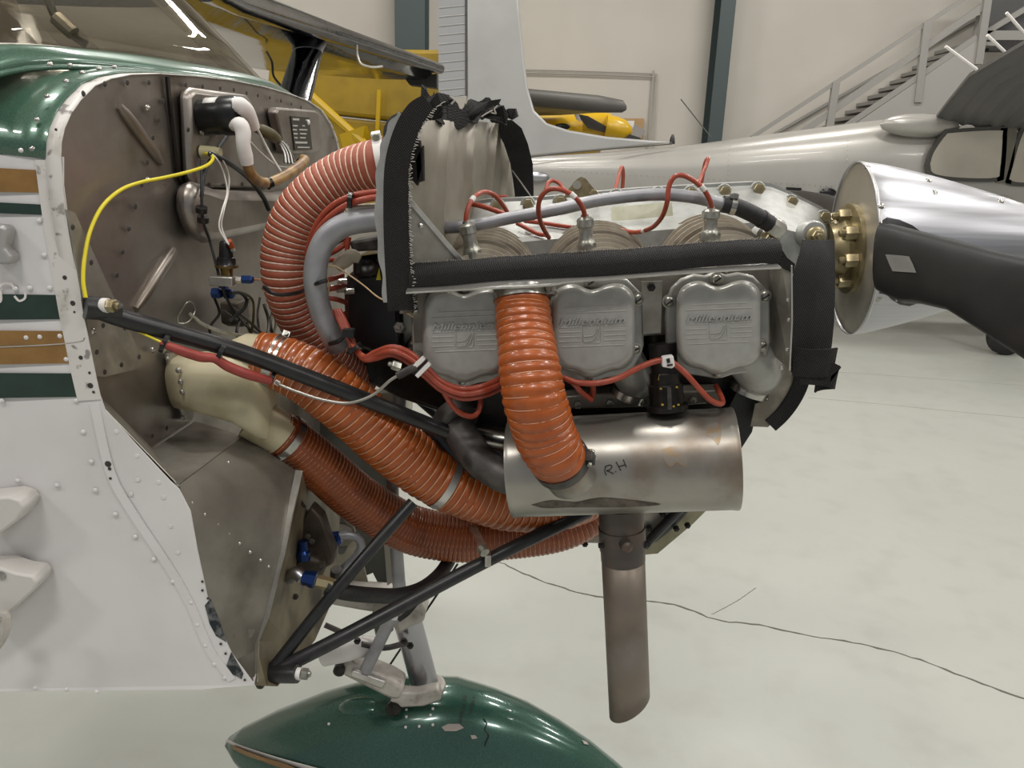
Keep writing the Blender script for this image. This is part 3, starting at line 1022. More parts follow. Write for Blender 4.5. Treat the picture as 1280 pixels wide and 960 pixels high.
# raised boxes pressed in the sheet
fwprism([(221, 116), (229, 109), (298, 118), (305, 128), (330, 236), (232, 236), (226, 215)], 0, .018, M_fw, 'pressed_panel', fw, .012)
fwprism([(214, 232), (224, 226), (252, 236), (330, 240), (400, 230), (400, 262), (330, 284), (270, 297), (240, 303), (224, 292), (215, 262)], 0, .035, M_fw, 'pressed_panel', fw, .016)
fwprism([(333, 140), (336, 134), (384, 138), (388, 142), (392, 185), (386, 191), (345, 192)], 0, .02, M_fw, 'control_box', fw, .004)
dp = fwprism([(363, 145), (386, 147), (390, 187), (368, 188)], .021, .001, mat('plate_black', '28251f', .4), 'data_plate', fw)
pl = MB()
for r, (u0, u1, v) in enumerate(((366, 374, 149), (366, 372, 157), (378, 381, 157), (366, 371, 162), (374, 384, 162), (367, 372, 167), (375, 383, 167), (368, 372, 172), (375, 382, 172), (369, 384, 178), (372, 387, 184), (382, 387, 150))):
    a, b = W(u0, v, .0225), W(u1, v + .3, .0225)
    pl.strap([a, b], ZUP, .0038 if r in (0, 9) else .0026, .0006)
pl.build('plate_print', M_pale, dp, 0)
MB().dome(W(385, 153, .022), FWN, .006, .004, 10).build('plate_screw', M_wht, dp)
# gusset plate at the near side
gp = fwprism([(82, 262), (92, 266), (141, 372), (150, 388), (177, 452), (174, 460), (129, 471), (118, 470)], .001, .002, M_alu, 'gusset_plate', fw)
gh = MB()
for (u, v) in [(91, 284), (114, 328), (129, 407), (121, 440), (138, 375), (174, 446), (156, 410), (131, 465), (152, 456)]:
    gh.lathe(W(u, v, .0032), FWN, [(0, .0035), (.0008, .003)], 8)
o = gh.build('bolt_holes', mat('hole_dark', '35302c', .6), gp, 0)
o['kind'] = 'stuff'
fh = MB()
for (u, v) in [(104, 117), (131, 105), (159, 103), (186, 103), (204, 126), (198, 150), (191, 172), (184, 203), (177, 231), (169, 258), (161, 286), (153, 315), (146, 344), (232, 106), (253, 108), (275, 110), (292, 112), (308, 116), (322, 119), (337, 122), (351, 126), (364, 130), (376, 134), (240, 228), (262, 231), (280, 232), (303, 230), (321, 246), (235, 162), (265, 258), (190, 545), (208, 535), (416, 172), (421, 195)]:
    fh.lathe(W(u, v, .0 if not (218 < u < 330 and 108 < v < 236) else .0185), FWN, [(0, .0038), (.0012, .003)], 8)
o = fh.build('rivet_holes', mat('hole_dark', '35302c', .6), fw, 0)
o['kind'] = 'stuff'
fr_ = MB()
for (u, v) in [(185, 135), (251, 272), (116, 414), (191, 437), (209, 447), (145, 378), (185, 225)]:
    fr_.dome(W(u, v, .002), FWN, .005, .003, 10)
o = fr_.build('firewall_screws', M_steel, fw, 50)
o['kind'] = 'stuff'

# ---------------- lower nose bay: ledge, sloped front, tunnel walls
Zl = W(190, 562)[2]
ledge = [W(186, 558), W(244, 530), PZ(300, 543, Zl), PZ(222, 606, Zl)]
L2 = W(240, 527) + FWT * .25
MB().prism([W(126, 520) * A(1, 1, 0) + A(0, 0, Zl), W(244, 530) * A(1, 1, 0) + A(0, 0, Zl), PZ(305, 545, Zl), PZ(224, 606, Zl), P(170, 556, YS + .002) * A(1, 1, 0) + A(0, 0, Zl)], (0, 0, -.002)).build('bay_ledge', M_alu, body, 0)
# flange of the skin going back along the cut edge to the ledge
MB().prism([P(132, 513, YS + .002), P(220, 604, YS + .002), P(213, 596, YS + .03), P(190, 562, 1.04), P(128, 498, YS + .04)], (0, .001, .001)).build('bay_side_return', M_alu, body, 0)
# front sloped face
A1, A2 = PZ(224, 606, Zl), PZ(305, 545, Zl)
B1, B2 = P(318, 853, YS + .002), P(316, 850, 1.02)
A3 = A2 + A(.045, .02, -.01)
ff = MB()
bl_ = [A1] + [P(u, v, YS + .003) for u, v in ((238, 642), (246, 690), (262, 762), (290, 818), (318, 855))]
br_ = [A2, P(372, 590, 1.105), P(352, 690, 1.03), P(332, 770, .985), P(319, 802, .965), P(319, 855, .945)]
ff.rings([[a_, (a_ + b_) / 2, b_, b_ + A(-.001, .002, 0), (a_ + b_) / 2 + A(-.001, .002, 0), a_ + A(-.001, .002, 0)] for a_, b_ in zip(bl_, br_)])
bay = ff.build('bay_front', M_alud, body, 50)
bayb = bvh_of(bay)
rr = MB()
for (u, v) in [(240, 628), (256, 643), (272, 655), (286, 667), (300, 679), (313, 690), (286, 578), (326, 700), (336, 708)]:
    h_, n_ = hit(bayb, u, v, .0)
    if h_ is not None:
        rr.dome(h_, n_, .003, .002)
o = rr.build('bay_rivets', M_alub, bay, 50)
o['kind'] = 'stuff'
# pale angle strip down the inner corner
MB().strap([P(374, 588, 1.10), P(352, 690, 1.03), P(332, 770, .985), P(320, 800, .97), P(318, 852, .95)], A(1, -.4, 0), .011, .003).build('corner_angle', M_alub, bay, 0)
# inner tunnel wall, stained
tl_ = [P(374, 588, 1.105), P(352, 690, 1.03), P(332, 770, .985), P(319, 802, .965), P(319, 857, .945)]
tr_ = [P(425, 640, 1.5), P(422, 705, 1.46), P(416, 750, 1.40), P(394, 800, 1.2), P(347, 858, .97)]
tw_ = MB().rings([[a_, (a_ + b_) / 2, b_, b_ + A(-.001, .002, 0), (a_ + b_) / 2 + A(-.001, .002, 0), a_ + A(-.001, .002, 0)] for a_, b_ in zip(tl_, tr_)]).build('tunnel_wall', mat('stained_cream', '8a8068', .55, .2, '6a5f4a', 12, .35, .6, c3='3d352a', scale3=10, lo3=.5, hi3=.68), body, 0)
# far tunnel panel with lightening hole
MB().prism([P(u, v, 1.78) for u, v in [(375, 480), (470, 500), (494, 600), (508, 742), (482, 748), (466, 716), (395, 745), (375, 690)]], (0, .003, 0)).build('tunnel_far_wall', mat('tunnel_grey', '5b5a55', .5, .5, '4b4943', 10), body, 0)
gus = MB().prism([P(u, v, 1.57) for u, v in [(431, 626), (444, 664), (462, 736), (440, 752), (406, 705), (404, 665)]], (0, .004, 0)).build('tunnel_gusset', mat('gusset_olive', '9c9684', .5, .35, '858070', 18), body, 0)
MB().lathe(P(427, 668, 1.566), A(.15, -1, 0), [(0, .020), (.001, .026), (.006, .027), (.008, .024)], 24, ref=A(.35, 0, 1)).build('lightening_hole', M_alud, gus)
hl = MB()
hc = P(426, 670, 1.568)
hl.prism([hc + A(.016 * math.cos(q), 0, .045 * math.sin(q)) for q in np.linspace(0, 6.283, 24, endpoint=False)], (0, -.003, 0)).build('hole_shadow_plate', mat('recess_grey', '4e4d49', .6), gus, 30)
MB().prism([P(480, 680, 1.5), P(492, 667, 1.5), P(503, 720, 1.48), P(484, 732, 1.48)], (0, .003, 0)).build('louvre_plate', mat('louvre_grey', 'a9a69b', .5, .3), body, 0)
bs = MB()
for k in range(8):
    bs.dome(P(398 + k * 1.4, 618 + k * 9, 1.55), A(.3, -1, 0), .004, .003)
o = bs.build('tunnel_rivets', M_alub, body, 50)
o['kind'] = 'stuff'

# ================================================================== the engine
eng = thing('aircraft_engine', A(.2, 1.40, 1.05), 'silver six-cylinder piston engine with grey rocker covers, uncowled on the airplane nose', 'engine')
E1 = nrm(P(900, 406, 1.05) - P(580, 420, 1.05) + A(0, -.02, 0))     # crankshaft direction
TOPC = [(548, 262), (575, 254), (610, 249), (680, 246), (730, 241), (800, 235), (870, 231), (948, 227), (965, 230), (985, 238), (1010, 250), (1028, 259), (1036, 267), (1041, 285), (1041, 330)]
BOT = [(1036, 390), (1005, 440), (950, 480), (850, 492), (700, 500), (560, 505), (545, 400)]
cs = MB()
fl0 = [P(u, v, 1.385) for u, v in TOPC + BOT]
cs.prism(fl0, (0, .05, 0))
# sloping near half of the case
sA = [P(u, v + 4, 1.385) for u, v in TOPC + BOT]
def inb(u, v):
    return (u, v)
sB_px = [(550, 318), (580, 312), (612, 306), (680, 300), (735, 295), (800, 290), (868, 284), (942, 278), (958, 280), (975, 285), (995, 290), (1010, 296), (1018, 305), (1022, 318), (1022, 335), (1015, 390), (990, 435), (940, 470), (845, 485), (700, 492), (562, 497), (550, 400)]
sM_px = [((a[0] + b[0]) / 2, (a[1] * .62 + b[1] * .38)) for a, b in zip(TOPC + BOT, sB_px)]
cs.rings([sA, [P(u, v, 1.355) for u, v in sM_px], [P(u, v, 1.27) for u, v in sB_px]])
# far half
cs.rings([[P(u, v, 1.435) for u, v in TOPC + BOT], [p + A(0, .14, -.05) for p in [P(u, v, 1.43) for u, v in sM_px]]])
case = cs.build('crankcase', M_cast, eng, 30)
# lower dark sump and case side
MB().prism([P(u, v, 1.20) for u, v in [(560, 440), (930, 420), (950, 470), (925, 560), (880, 600), (600, 600), (560, 540)]], (0, .35, 0)).build('oil_sump', M_dark, eng, 30, bevel=.02)
MB().prism([P(u, v, 1.16) for u, v in [(700, 497), (750, 492), (900, 488), (905, 503), (850, 508), (700, 512)]], (0, .05, 0)).build('exhaust_port_rail', M_alud, eng, 30, bevel=.003)
bt = MB()
for (u, v) in [(722, 505), (762, 503), (800, 501), (866, 499), (885, 498)]:
    MB().hexnut(P(u, v, 1.16), A(0, -1, 0), .007, .007).build('stud_nut', M_steel, eng)

# crankcase spine bolts on scalloped seats
for (u, v) in [(622, 255), (660, 253), (700, 250), (863, 239), (905, 237), (947, 234), (988, 250), (1029, 269), (770, 243), (822, 240)]:
    p = P(u, v + 2.5, 1.378)
    seat = MB().lathe(p, A(0, -1, .12), [(0, .0135), (.002, .0135), (.003, .0122), (.0026, .0105)], 20).build('bolt_seat', M_cast, eng)
    MB().hexnut(p + A(0, -.004, 0), A(0, -1, .12), .0098, .009, False).build('bolt', M_cad, seat, 30)
for (u, v, y) in [(1019, 295, 1.24), (961, 299, 1.2)]:
    p = P(u, v, y)
    seat = MB().lathe(p + A(0, .03, 0), A(0, -1, .1), [(0, .022), (.02, .022), (.026, .019)], 20).build('bolt_seat', M_cast, eng)
    bo = MB().lathe(p, A(0, -1, .1), [(0, .015), (.004, .015), (.006, .012)], 16).build('washer', M_cad, eng)
    MB().hexnut(p + A(0, -.005, 0), A(0, -1, .1), .010, .010).build('nut', M_cad, bo, 30)
# lifting eye
le = MB()
q = [(705, 247), (708, 240), (720, 225), (726, 221), (732, 223), (744, 238), (746, 246)]
le.prism([P(u, v, 1.37) for u, v in q], (0, .004, 0))
leo = le.build('lifting_eye', M_cad, eng, 20)
MB().lathe(P(721, 231, 1.369), A(0, -1, 0), [(0, .0075), (.001, .0075)], 18).build('eye_hole', mat('hole_grey', '9b988f', .6), leo, 0)
MB().hexnut(P(742, 243, 1.368), A(0, -1, .1), .0085, .008, False).build('bolt', M_cad, leo)
# serial plate
MB().prism([P(764, 259, 1.318), P(840, 252, 1.318), P(842, 283, 1.305), P(765, 287, 1.305)], (0, .003, .0)).build('serial_plate', M_plate, eng, 0)

# cylinders with cooling fins
CYL = [(606, 356, 70), (748, 350, 71), (892, 342, 72)]
for ci, (u, v, r) in enumerate(CYL):
    cyl = MB()
    c0 = P(u, v, 1.24)
    axc = nrm(A(-.02, -1, .0))
    rb = px(r, u, v, 1.24)
    cyl.lathe(c0 + A(0, .06, 0), axc, [(0, rb * .80), (.06, rb * .78), (.14, rb * .72), (.17, rb * .6)], 36)
    co = cyl.build('cylinder', M_fin, eng, 40)
    for k in range(9):
        t = k / 8
        fm = MB()
        rr = rb * (1.0 - .30 * t ** 1.5)
        o_ = c0 + axc * (-.045 + .155 * t)
        fm.lathe(o_, axc, [(0, rr), (.0024, rr), (.0026, rr * .99)], 48)
        fm.build('fin', M_fin, co, 40)

# spark plugs (top row)
for (a, b) in (((583, 279), (593, 328)), ((731, 271), (734, 318)), ((889, 261), (887, 304))):
    p1, p0 = P(*a, 1.14), P(*b, 1.14)
    d = p1 - p0
    L = np.linalg.norm(d)
    pg = MB()
    pg.lathe(p0, d, [(-.01, .010), (0, .010), (L * .08, .013), (L * .30, .0138), (L * .36, .012), (L * .42, .0105), (L * .62, .010), (L * .72, .0108), (L * .74, .0122), (L * .93, .0122), (L * .98, .009), (L, .006), (L * 1.06, .0055)], 20)
    po = pg.build('spark_plug', M_plug, eng, 40)
    MB().lathe(p0, d, [(L * .12, .0155), (L * .30, .0155)], 6).build('plug_hex', M_plug, po, 20)
    MB().lathe(p0, d, [(L * .74, .0136), (L * .92, .0136)], 6).build('terminal_nut', M_plug, po, 20)

# rocker covers -----------------------------------------------------------------
# outline in pixels relative to the third cover (centre 899, 408)
RC = [(846, 372), (850, 362), (858, 355), (870, 351), (880, 352), (889, 356), (897, 358), (906, 356), (916, 352), (928, 350), (938, 352), (946, 358), (951, 367), (952, 380), (952, 420), (952, 434), (949, 446), (941, 455), (932, 459), (922, 460), (912, 464), (900, 468), (886, 467), (876, 462), (866, 460), (856, 455), (849, 445), (846, 434), (845, 400)]
FLG = [(835, 372), (840, 360), (852, 349), (868, 343), (882, 345), (889, 342), (895, 340), (902, 342), (909, 344), (924, 341), (942, 345), (953, 356), (961, 364), (963, 376), (963, 428), (960, 440), (950, 456), (935, 466), (915, 469), (903, 473), (893, 473), (880, 471), (860, 468), (848, 462), (838, 448), (833, 436), (832, 400)]
SCR = [(896, 349), (836, 377), (956, 370), (838, 437), (952, 432), (895, 465)]
YCV = 1.05


def cover(du, dv, scr_skip=()):
    cu, cv = 899 + du, 408 + dv
    T_ = lambda u, v: (u + du, v + dv)
    root = MB().prism([P(*T_(u, v), YCV + .040) for u, v in FLG], (0, .012, 0)).build('rocker_cover', M_cover, eng, 40, bevel=.003)
    q = outline_px([T_(u, v) for u, v in RC], 3)
    R = []
    for s, yo in ((1.0, .041), (1.0, .022), (.985, .012), (.95, .004), (.88, .0005), (.80, 0.0)):
        R.append([P(cu + (u - cu) * s, cv + (v - cv) * s, YCV + yo) for u, v in q])
    MB().rings(R).build('raised_dome', M_cover, root, 60)
    nz = A(0, -1, 0)
    # raised bars, lettering and swoosh badge
    bm_ = MB()
    sl = -.042
    def hb(u0, u1, v, w=1.6):
        a, b = P(*T_(u0, v + sl * (u0 - 899)), YCV - .0004), P(*T_(u1, v + sl * (u1 - 899)), YCV - .0004)
        bm_.tube([a + A(0, .0006, 0), b + A(0, .0006, 0)], px(w * .62, cu, cv, YCV), 8)
    hb(864, 934, 379.5)
    hb(857, 940, 386)
    for v in (404, 410, 416, 422):
        hb(857, 884, v)
        hb(913, 940, v)
    hb(861, 937, 428.5)
    for (a, b) in (((858, 384), (864, 381)), ((934, 378), (940, 383))):
        pass
    bm_.build('raised_bars', M_cover, root, 30)
    xd = P(*T_(940, 398.5), YCV) - P(*T_(857, 402), YCV)
    text('Millennium', P(*T_(857.5, 402.3), YCV + .0005), xd, px(8.6, cu, cv, YCV), M_cover, .0034, root, 'raised_lettering', shear=.25, bold=.0, width=np.linalg.norm(xd) * .985)
    # badge: rounded square frame with three sweeping blades
    fr = [(888, 403), (907, 402), (909, 404), (909, 422), (907, 424), (889, 424.5), (887, 422.5), (887, 405), (888, 403)]
    bg = MB()
    bg.tube([P(*T_(u, v), YCV) for u, v in fr], .0009, 8)
    for (p0, pm, p1) in (((888, 417), (899, 415), (905, 407)), ((888, 423), (899, 421), (906.5, 407)), ((900, 423), (905, 418), (908, 408))):
        bg.tube(spl([P(*T_(*p0), YCV - .0003), P(*T_(*pm), YCV - .0003), P(*T_(*p1), YCV - .0003)], 5), [.0009, .0013, .0006], 8)
    bg.build('swoosh_badge', M_cover, root, 30)
    for i, (u, v) in enumerate(SCR):
        p = P(*T_(u, v), YCV + .036)
        s_ = MB()
        s_.lathe(p, nz, [(-.004, .0095), (0, .0095), (.0005, .0075), (.004, .0072), (.0065, .005), (.007, .002)], 16)
        so = s_.build('screw', M_plug, root, 40)
        MB().box(p + A(0, -.0068, 0), .0105, .0012, .0018, (A(1, 0, .8), A(0, 1, 0), A(-.8, 0, 1))).build('screw_slot', M_dark, so, 0)
    return root


cover(0, 0)
cover(-158, 4)
cover(-317, 10)
# intake elbows and push rod housings between covers
for (pts, r) in (([(930, 440, 1.12), (948, 462, 1.13), (945, 470, 1.16), (935, 478, 1.2)], .036), ([(775, 440, 1.13), (790, 468, 1.14), (795, 478, 1.17), (790, 490, 1.2)], .030)):
    MB().tube(spl([P(*p) for p in pts], 5), [r, r, r * .95, r * .8], 20).build('intake_elbow', M_cover, eng, 60)
    cp = P(pts[-2][0] - 8, pts[-2][1] + 10, pts[-2][2])
    MB().lathe(cp, A(-.3, .1, -1), [(0, r * .95), (.012, r * .95)], 20).build('hose_clamp', M_steel, eng)
MB().tube([P(818, 395, 1.16), P(828, 470, 1.16)], .026, 16).build('pushrod_housing', M_dark, eng)
# dark vertical exhaust stub with yellow paint marks
ex = MB()
c0, c1 = P(829, 446, 1.09), P(834, 512, 1.08)
d = nrm(c1 - c0)
L = np.linalg.norm(c1 - c0)
exo = ex.lathe(c0, d, [(-.02, .020), (0, .020), (L * .28, .020), (L * .3, .0225), (L * .5, .0225), (L * .52, .025), (L * .88, .025), (L * .9, .031), (L * 1.0, .031)], 24).build('exhaust_stub', M_dark, eng, 40)
text('HA', P(822.5, 475, 1.068), A(1, 0, .05), .0085, mat('yellow_paint_mark', 'b79b35', .6), .0006, exo, 'paint_mark', shear=.2)
MB().strap([P(836, 484, 1.058), P(837, 512, 1.05)], A(1, 0, 0), .006, .004).build('clamp_bolt', M_dkgr, exo)
yl = MB()
for (u, v) in [(826, 486), (846, 484), (828, 506), (848, 506), (842, 508)]:
    yl.box(P(u, v, 1.0535 if u in (826, 846) else 1.053), .003, .002, .002)
o = yl.build('paint_specks', MATS['yellow_paint_mark'], exo, 0)
o['kind'] = 'stuff'
# propeller flange and hub at the nose
hc = P(1040, 312, 1.375)
hub = MB()
hubo = hub.lathe(hc - E1 * .01, E1, [(0, .045), (.012, .05), (.02, .058), (.03, .055), (.034, .078), (.044, .078), (.046, .07)], 40).build('propeller_flange', M_cad, eng, 30)
for k in range(8):
    a = 2 * math.pi * k / 8 + .2
    u_ = nrm(np.cross(ZUP, E1))
    w_ = np.cross(E1, u_)
    c_ = hc - E1 * .004 + (u_ * math.cos(a) + w_ * math.sin(a)) * .060
    MB().hexnut(c_ + E1 * .026, -E1, .0125, .02).build('hub_nut', M_cad, hubo, 25)

# ------------------------------------------------------------------ propeller
SPC = P(1066, 312, 1.372)
prop = thing('propeller', SPC, 'polished metal spinner with dull black propeller blades on the engine nose', 'propeller')
RS = np.linalg.norm(P(1072, 206, 1.372) - P(1067, 418, 1.372)) / 2
E1p = nrm(A(math.cos(math.radians(7)), -math.sin(math.radians(7)), .075))
MB().lathe(SPC, E1p, [(0, .002), (0, RS * .985), (.004, RS * .985), (.004, .002)], 64).build('back_plate', mat('spinner_backplate', 'b3ada2', .38, .5, '9d978b', 8, c3='857f74', scale3=14), prop, 30)
SPL, SPE = .44, 1.25
prof = [(-.004, RS * 1.0)] + [(s, RS * (1 - (s / SPL) ** SPE)) for s in np.linspace(0, SPL * .985, 24)] + [(SPL, .002)]
spn = MB().lathe(SPC, E1p, prof, 72, caps=False).build('spinner', M_polish, prop, 50, solid=.002)
MB().tube(np.array([SPC + RS * 1.0 * (math.cos(q) * nrm(np.cross(ZUP, E1p)) + math.sin(q) * np.cross(E1p, nrm(np.cross(ZUP, E1p)))) for q in np.linspace(0, 2 * math.pi, 65)]), .0016, 6).build('spinner_rim', M_alub, spn)
for (u, v) in [(1085, 210), (1101, 258), (1167, 241), (1250, 252), (1098, 374), (1160, 226)]:
    # screws sit on the spinner shell: march along the ray to the shell
    d = ray(u, v)
    best = None
    for t in np.linspace(1.1, 1.6, 700):
        p = CAMLOC + d * (t / d[1])
        rel = p - SPC
        s = rel @ E1p
        rad = np.linalg.norm(rel - E1p * s)
        if 0 <= s < SPL * .98 and rad <= RS * (1 - (s / SPL) ** SPE):
            best = (p, nrm(rel - E1p * s))
            break
    if best:
        MB().dome(best[0], best[1], .006, .0035, 12).build('spinner_screw', M_steel, spn)
BL = [((1101, 279), (1097, 363), 1.222), ((1116, 280), (1110, 370), 1.205), ((1132, 284), (1130, 379), 1.185), ((1160, 291), (1152, 380), 1.15), ((1200, 301), (1186, 388), 1.10), ((1250, 315), (1236, 420), 1.04), ((1310, 330), (1300, 462), .98), ((1420, 352), (1400, 520), .88), ((1600, 390), (1560, 590), .76)]
R = []
for i, (a, b, y0) in enumerate(BL):
    pa, pb = P(*a, y0 + .012), P(*b, y0 - .012)
    mid = (pa + pb) / 2
    hv = (pa - pb) / 2
    tv = A(1, -.25, .1) * np.interp(i, [0, 1, 3, 8], [.009, .014, .012, .006])
    ring = []
    for q in np.linspace(0, 2 * math.pi, 20, endpoint=False):
        c_, s_ = math.cos(q), math.sin(q)
        ring.append(mid + hv * math.copysign(abs(c_) ** .8, c_) + tv * s_)
    R.append(ring)
M_blade = mat('dull_black_blade_paint', '1b1b1b', .38, 0, '242322', 20, spec=.6)
blade = MB().rings(R).build('propeller_blade', M_blade, prop, 60)
dq = [(1107, 318), (1122, 319), (1137, 320.5), (1142, 331), (1146, 341), (1131, 340), (1116, 339), (1111, 328)]
decal('diamond_decal', bvh_of(blade), dq, mat('decal_grey', '7d7c78', .5), blade, .001)
decal('blade_cutout', bvh_of(spn), [(1095, 272), (1108, 272), (1124, 275), (1140, 282), (1152, 291), (1150, 330), (1148, 378), (1136, 382), (1124, 380), (1114, 374), (1108, 368), (1098, 366), (1095, 340), (1095, 300)], M_blkp, spn, .0015, 9)
# opposite blade pointing away on the far side
far = []
for i, (a, b, y0) in enumerate((((1075, 262), (1075, 350), 1.42), ((1058, 250), (1058, 345), 1.52), ((1035, 243), (1035, 345), 1.66), ((1003, 238), (1003, 340), 1.88), ((975, 240), (975, 330), 2.12), ((962, 262), (962, 310), 2.24))):
    pa, pb = P(*a, y0), P(*b, y0)
    hv = (pa - pb) / 2
    tv = A(.012, 0, 0) if i < 3 else A(.007, 0, 0)
    far.append([(pa + pb) / 2 + hv * math.copysign(abs(math.cos(q)) ** .8, math.cos(q)) + tv * math.sin(q) for q in np.linspace(0, 2 * math.pi, 16, endpoint=False)])
MB().rings(far).build('propeller_blade', M_blade, prop, 60)

# ------------------------------------------------------------------ cooling baffles and rubber seals
baf = thing('engine_baffle', P(640, 350, 1.10), 'aluminium engine baffle plates edged with black rubber seal strips', 'baffle')
# ribbed rear baffle wall
N0, N1 = P(514, 150, 1.06), P(636, 165, 1.70)
wl = MB()
RB_t = [(508, 135, 1.05), (528, 134, 1.07), (552, 150, 1.12), (575, 152, 1.25), (600, 152, 1.40), (622, 156, 1.55), (634, 170, 1.66), (642, 250, 1.72)]
RB_b = [(500, 392, 1.05), (513, 390, 1.07), (545, 372, 1.13), (569, 352, 1.25), (592, 330, 1.40), (612, 310, 1.55), (628, 290, 1.66), (642, 280, 1.72)]
n = 70
tt, _ = resample(spl([P(*p) for p in RB_t], 8), n)
bb, _ = resample(spl([P(*p) for p in RB_b], 8), n)
rows = []
for j in range(5):
    s = j / 4
    row = []
    for i in range(n):
        x = i / n
        rib = 0
        for c in (.12, .36, .60, .80):
            rib += math.exp(-((x - c) / .012) ** 2)
        row.append(tt[i] * (1 - s) + bb[i] * s + A(.010, -.001, 0) * rib)
    rows.append(row)
rear = MB().rings(rows, closed=False, caps=False).build('rear_wall', mat('baffle_aluminium', 'a39e92', .45, .5, '8d877b', 14, .35, .65, c3='6f675a', scale3=6, lo3=.5, hi3=.75), baf, 50, solid=.002)
# oily torn rubber hanging inside the wall
for pts in ([(513, 160), (524, 175), (527, 210), (521, 232), (513, 222), (509, 190)], [(528, 182), (529, 226), (522, 228), (520, 200)]):
    MB().prism([P(u, v, 1.055) for u, v in pts], (.002, .004, 0)).build('torn_rubber', M_dark, rear, 0)
# near vertical seal, curving over at the top
NS = [(503, 388), (499, 350), (496, 300), (495, 250), (496, 210), (502, 180), (512, 155), (524, 138), (536, 128)]
ycol = 1.035
sp_ = spl([P(u, v, ycol) for u, v in NS], 6)
wid = [A(1, 0, -.02 * i) for i in range(len(sp_))]
ws = MB()
R = []
T_, N_, B_ = frames(sp_)
for i, p in enumerate(sp_):
    t = i / (len(sp_) - 1)
    wdir = nrm(np.cross(T_[i], A(0, -1, 0)))
    w0 = np.interp(t, [0, .12, .6, .85, 1], [.040, .036, .031, .03, .022])
    wob = .001 * math.sin(i * 2.3)
    R.append([p + wdir * (w0 / 2 + wob) + A(0, -.002, 0), p - wdir * w0 / 2 + A(0, -.0, 0), p - wdir * w0 / 2 + A(0, .004, 0), p + wdir * (w0 / 2 + wob) + A(0, .002, 0)])
vs = MB().rings(R).build('seal_strip', M_seal, baf, 30)
# frayed edge: short threads
fz = MB()
rngf = random.Random(3)
for i, p in enumerate(resample(sp_, 90)[0]):
    e = p + A(.0165 + .001 * rngf.random(), -.003, 0)
    fz.tube([e, e + A(.002 + .004 * rngf.random(), -.003 * rngf.random(), (rngf.random() - .5) * .006)], .0006, 4)
o = fz.build('frayed_edge', M_fray, vs, 0)
o['kind'] = 'stuff'
# aluminium edge strip behind the seal
AE = [(487, 378), (483, 340), (479, 300), (478, 250), (479, 210), (484, 182), (494, 160), (505, 145)]
ap = spl([P(u + 1.2 * math.sin(i * 1.7), v, ycol + .006) for i, (u, v) in enumerate(AE)], 6)
ae = MB()
R = []
T_, N_, B_ = frames(ap)
for i, p in enumerate(ap):
    wdir = nrm(np.cross(T_[i], A(0, -1, 0)))
    w0 = .017 + .003 * math.sin(i * .9)
    R.append([p + wdir * w0 / 2, p - wdir * w0 / 2, p - wdir * w0 / 2 + A(0, .002, 0), p + wdir * w0 / 2 + A(0, .002, 0)])
ae.rings(R).build('edge_angle', M_alub, baf, 30)
# crumpled seal along the top of the rear wall
cr_px = [(526, 130, 1.07), (540, 140, 1.10), (556, 142, 1.14), (572, 150, 1.22), (590, 143, 1.30), (607, 139, 1.38), (622, 142, 1.45), (634, 150, 1.50)]
cp = spl([P(*p) for p in cr_px], 6)
R = []
for i, p in enumerate(cp):
    a = .5 + .5 * math.sin(i * .8) + .3 * math.sin(i * 2.1)
    h = .019 + .004 * math.sin(i * 1.3 + 1)
    dn = nrm(A(.35 * math.sin(i * .45), -.5 * math.sin(i * .6), 1))
    R.append([p + dn * h + A(0, .01 * a, 0), p - dn * h * .7 + A(0, -.012, 0), p - dn * h * .75 + A(0, -.006, 0), p + dn * h * 1.0 + A(0, .016 * a, .003)])
MB().rings(R).build('crumpled_seal', M_seal, baf, 30)
for pts, y0 in (([(536, 128), (552, 117), (566, 124), (562, 130), (548, 135), (538, 146)], 1.06), ([(576, 150), (590, 132), (612, 126), (625, 124), (622, 131), (604, 138), (592, 150)], 1.28), ([(600, 146), (612, 134), (628, 132), (634, 145), (632, 155), (618, 150)], 1.36), ([(634, 136), (644, 136), (647, 146), (640, 150), (632, 146)], 1.42), ([(522, 148), (530, 124), (546, 116), (562, 120), (566, 126), (552, 130), (552, 148), (530, 152)], 1.05)):
    q = [P(u, v, y0 + .012 * math.sin(i * 2.2)) for i, (u, v) in enumerate(pts)]
    MB().prism(q, (.002, .004, .001)).build('seal_flap', M_seal, baf, 0)
th = MB()
for pts in ([(616, 138), (608, 142), (602, 146)], [(622, 132), (618, 137), (620, 142), (614, 141)], [(562, 120), (568, 125), (564, 130)]):
    th.tube(spl([P(u, v, 1.26 if u > 590 else 1.04) for u, v in pts], 3), .0012, 5)
o = th.build('loose_threads', M_fray, baf, 0)
o['kind'] = 'stuff'
# far side seal strip
FSp = [((612, 150), (640, 150), 1.50), ((620, 162), (652, 160), 1.56), ((630, 180), (660, 180), 1.60), ((638, 205), (666, 205), 1.63), ((642, 232), (667, 235), 1.65), ((646, 262), (667, 262), 1.66)]
R = []
for (a, b, y0) in FSp:
    pa, pb = P(*a, y0), P(*b, y0 + .01)
    R.append([pa, pb, pb + A(0, .004, 0), pa + A(0, .004, 0)])
MB().rings(R).build('seal_strip', M_seal, baf, 40)
MB().strap([P(644, 218, 1.55), P(664, 246, 1.50)], A(0, 1, 0), .03, .002).build('corner_brace', M_alu, baf, 0)
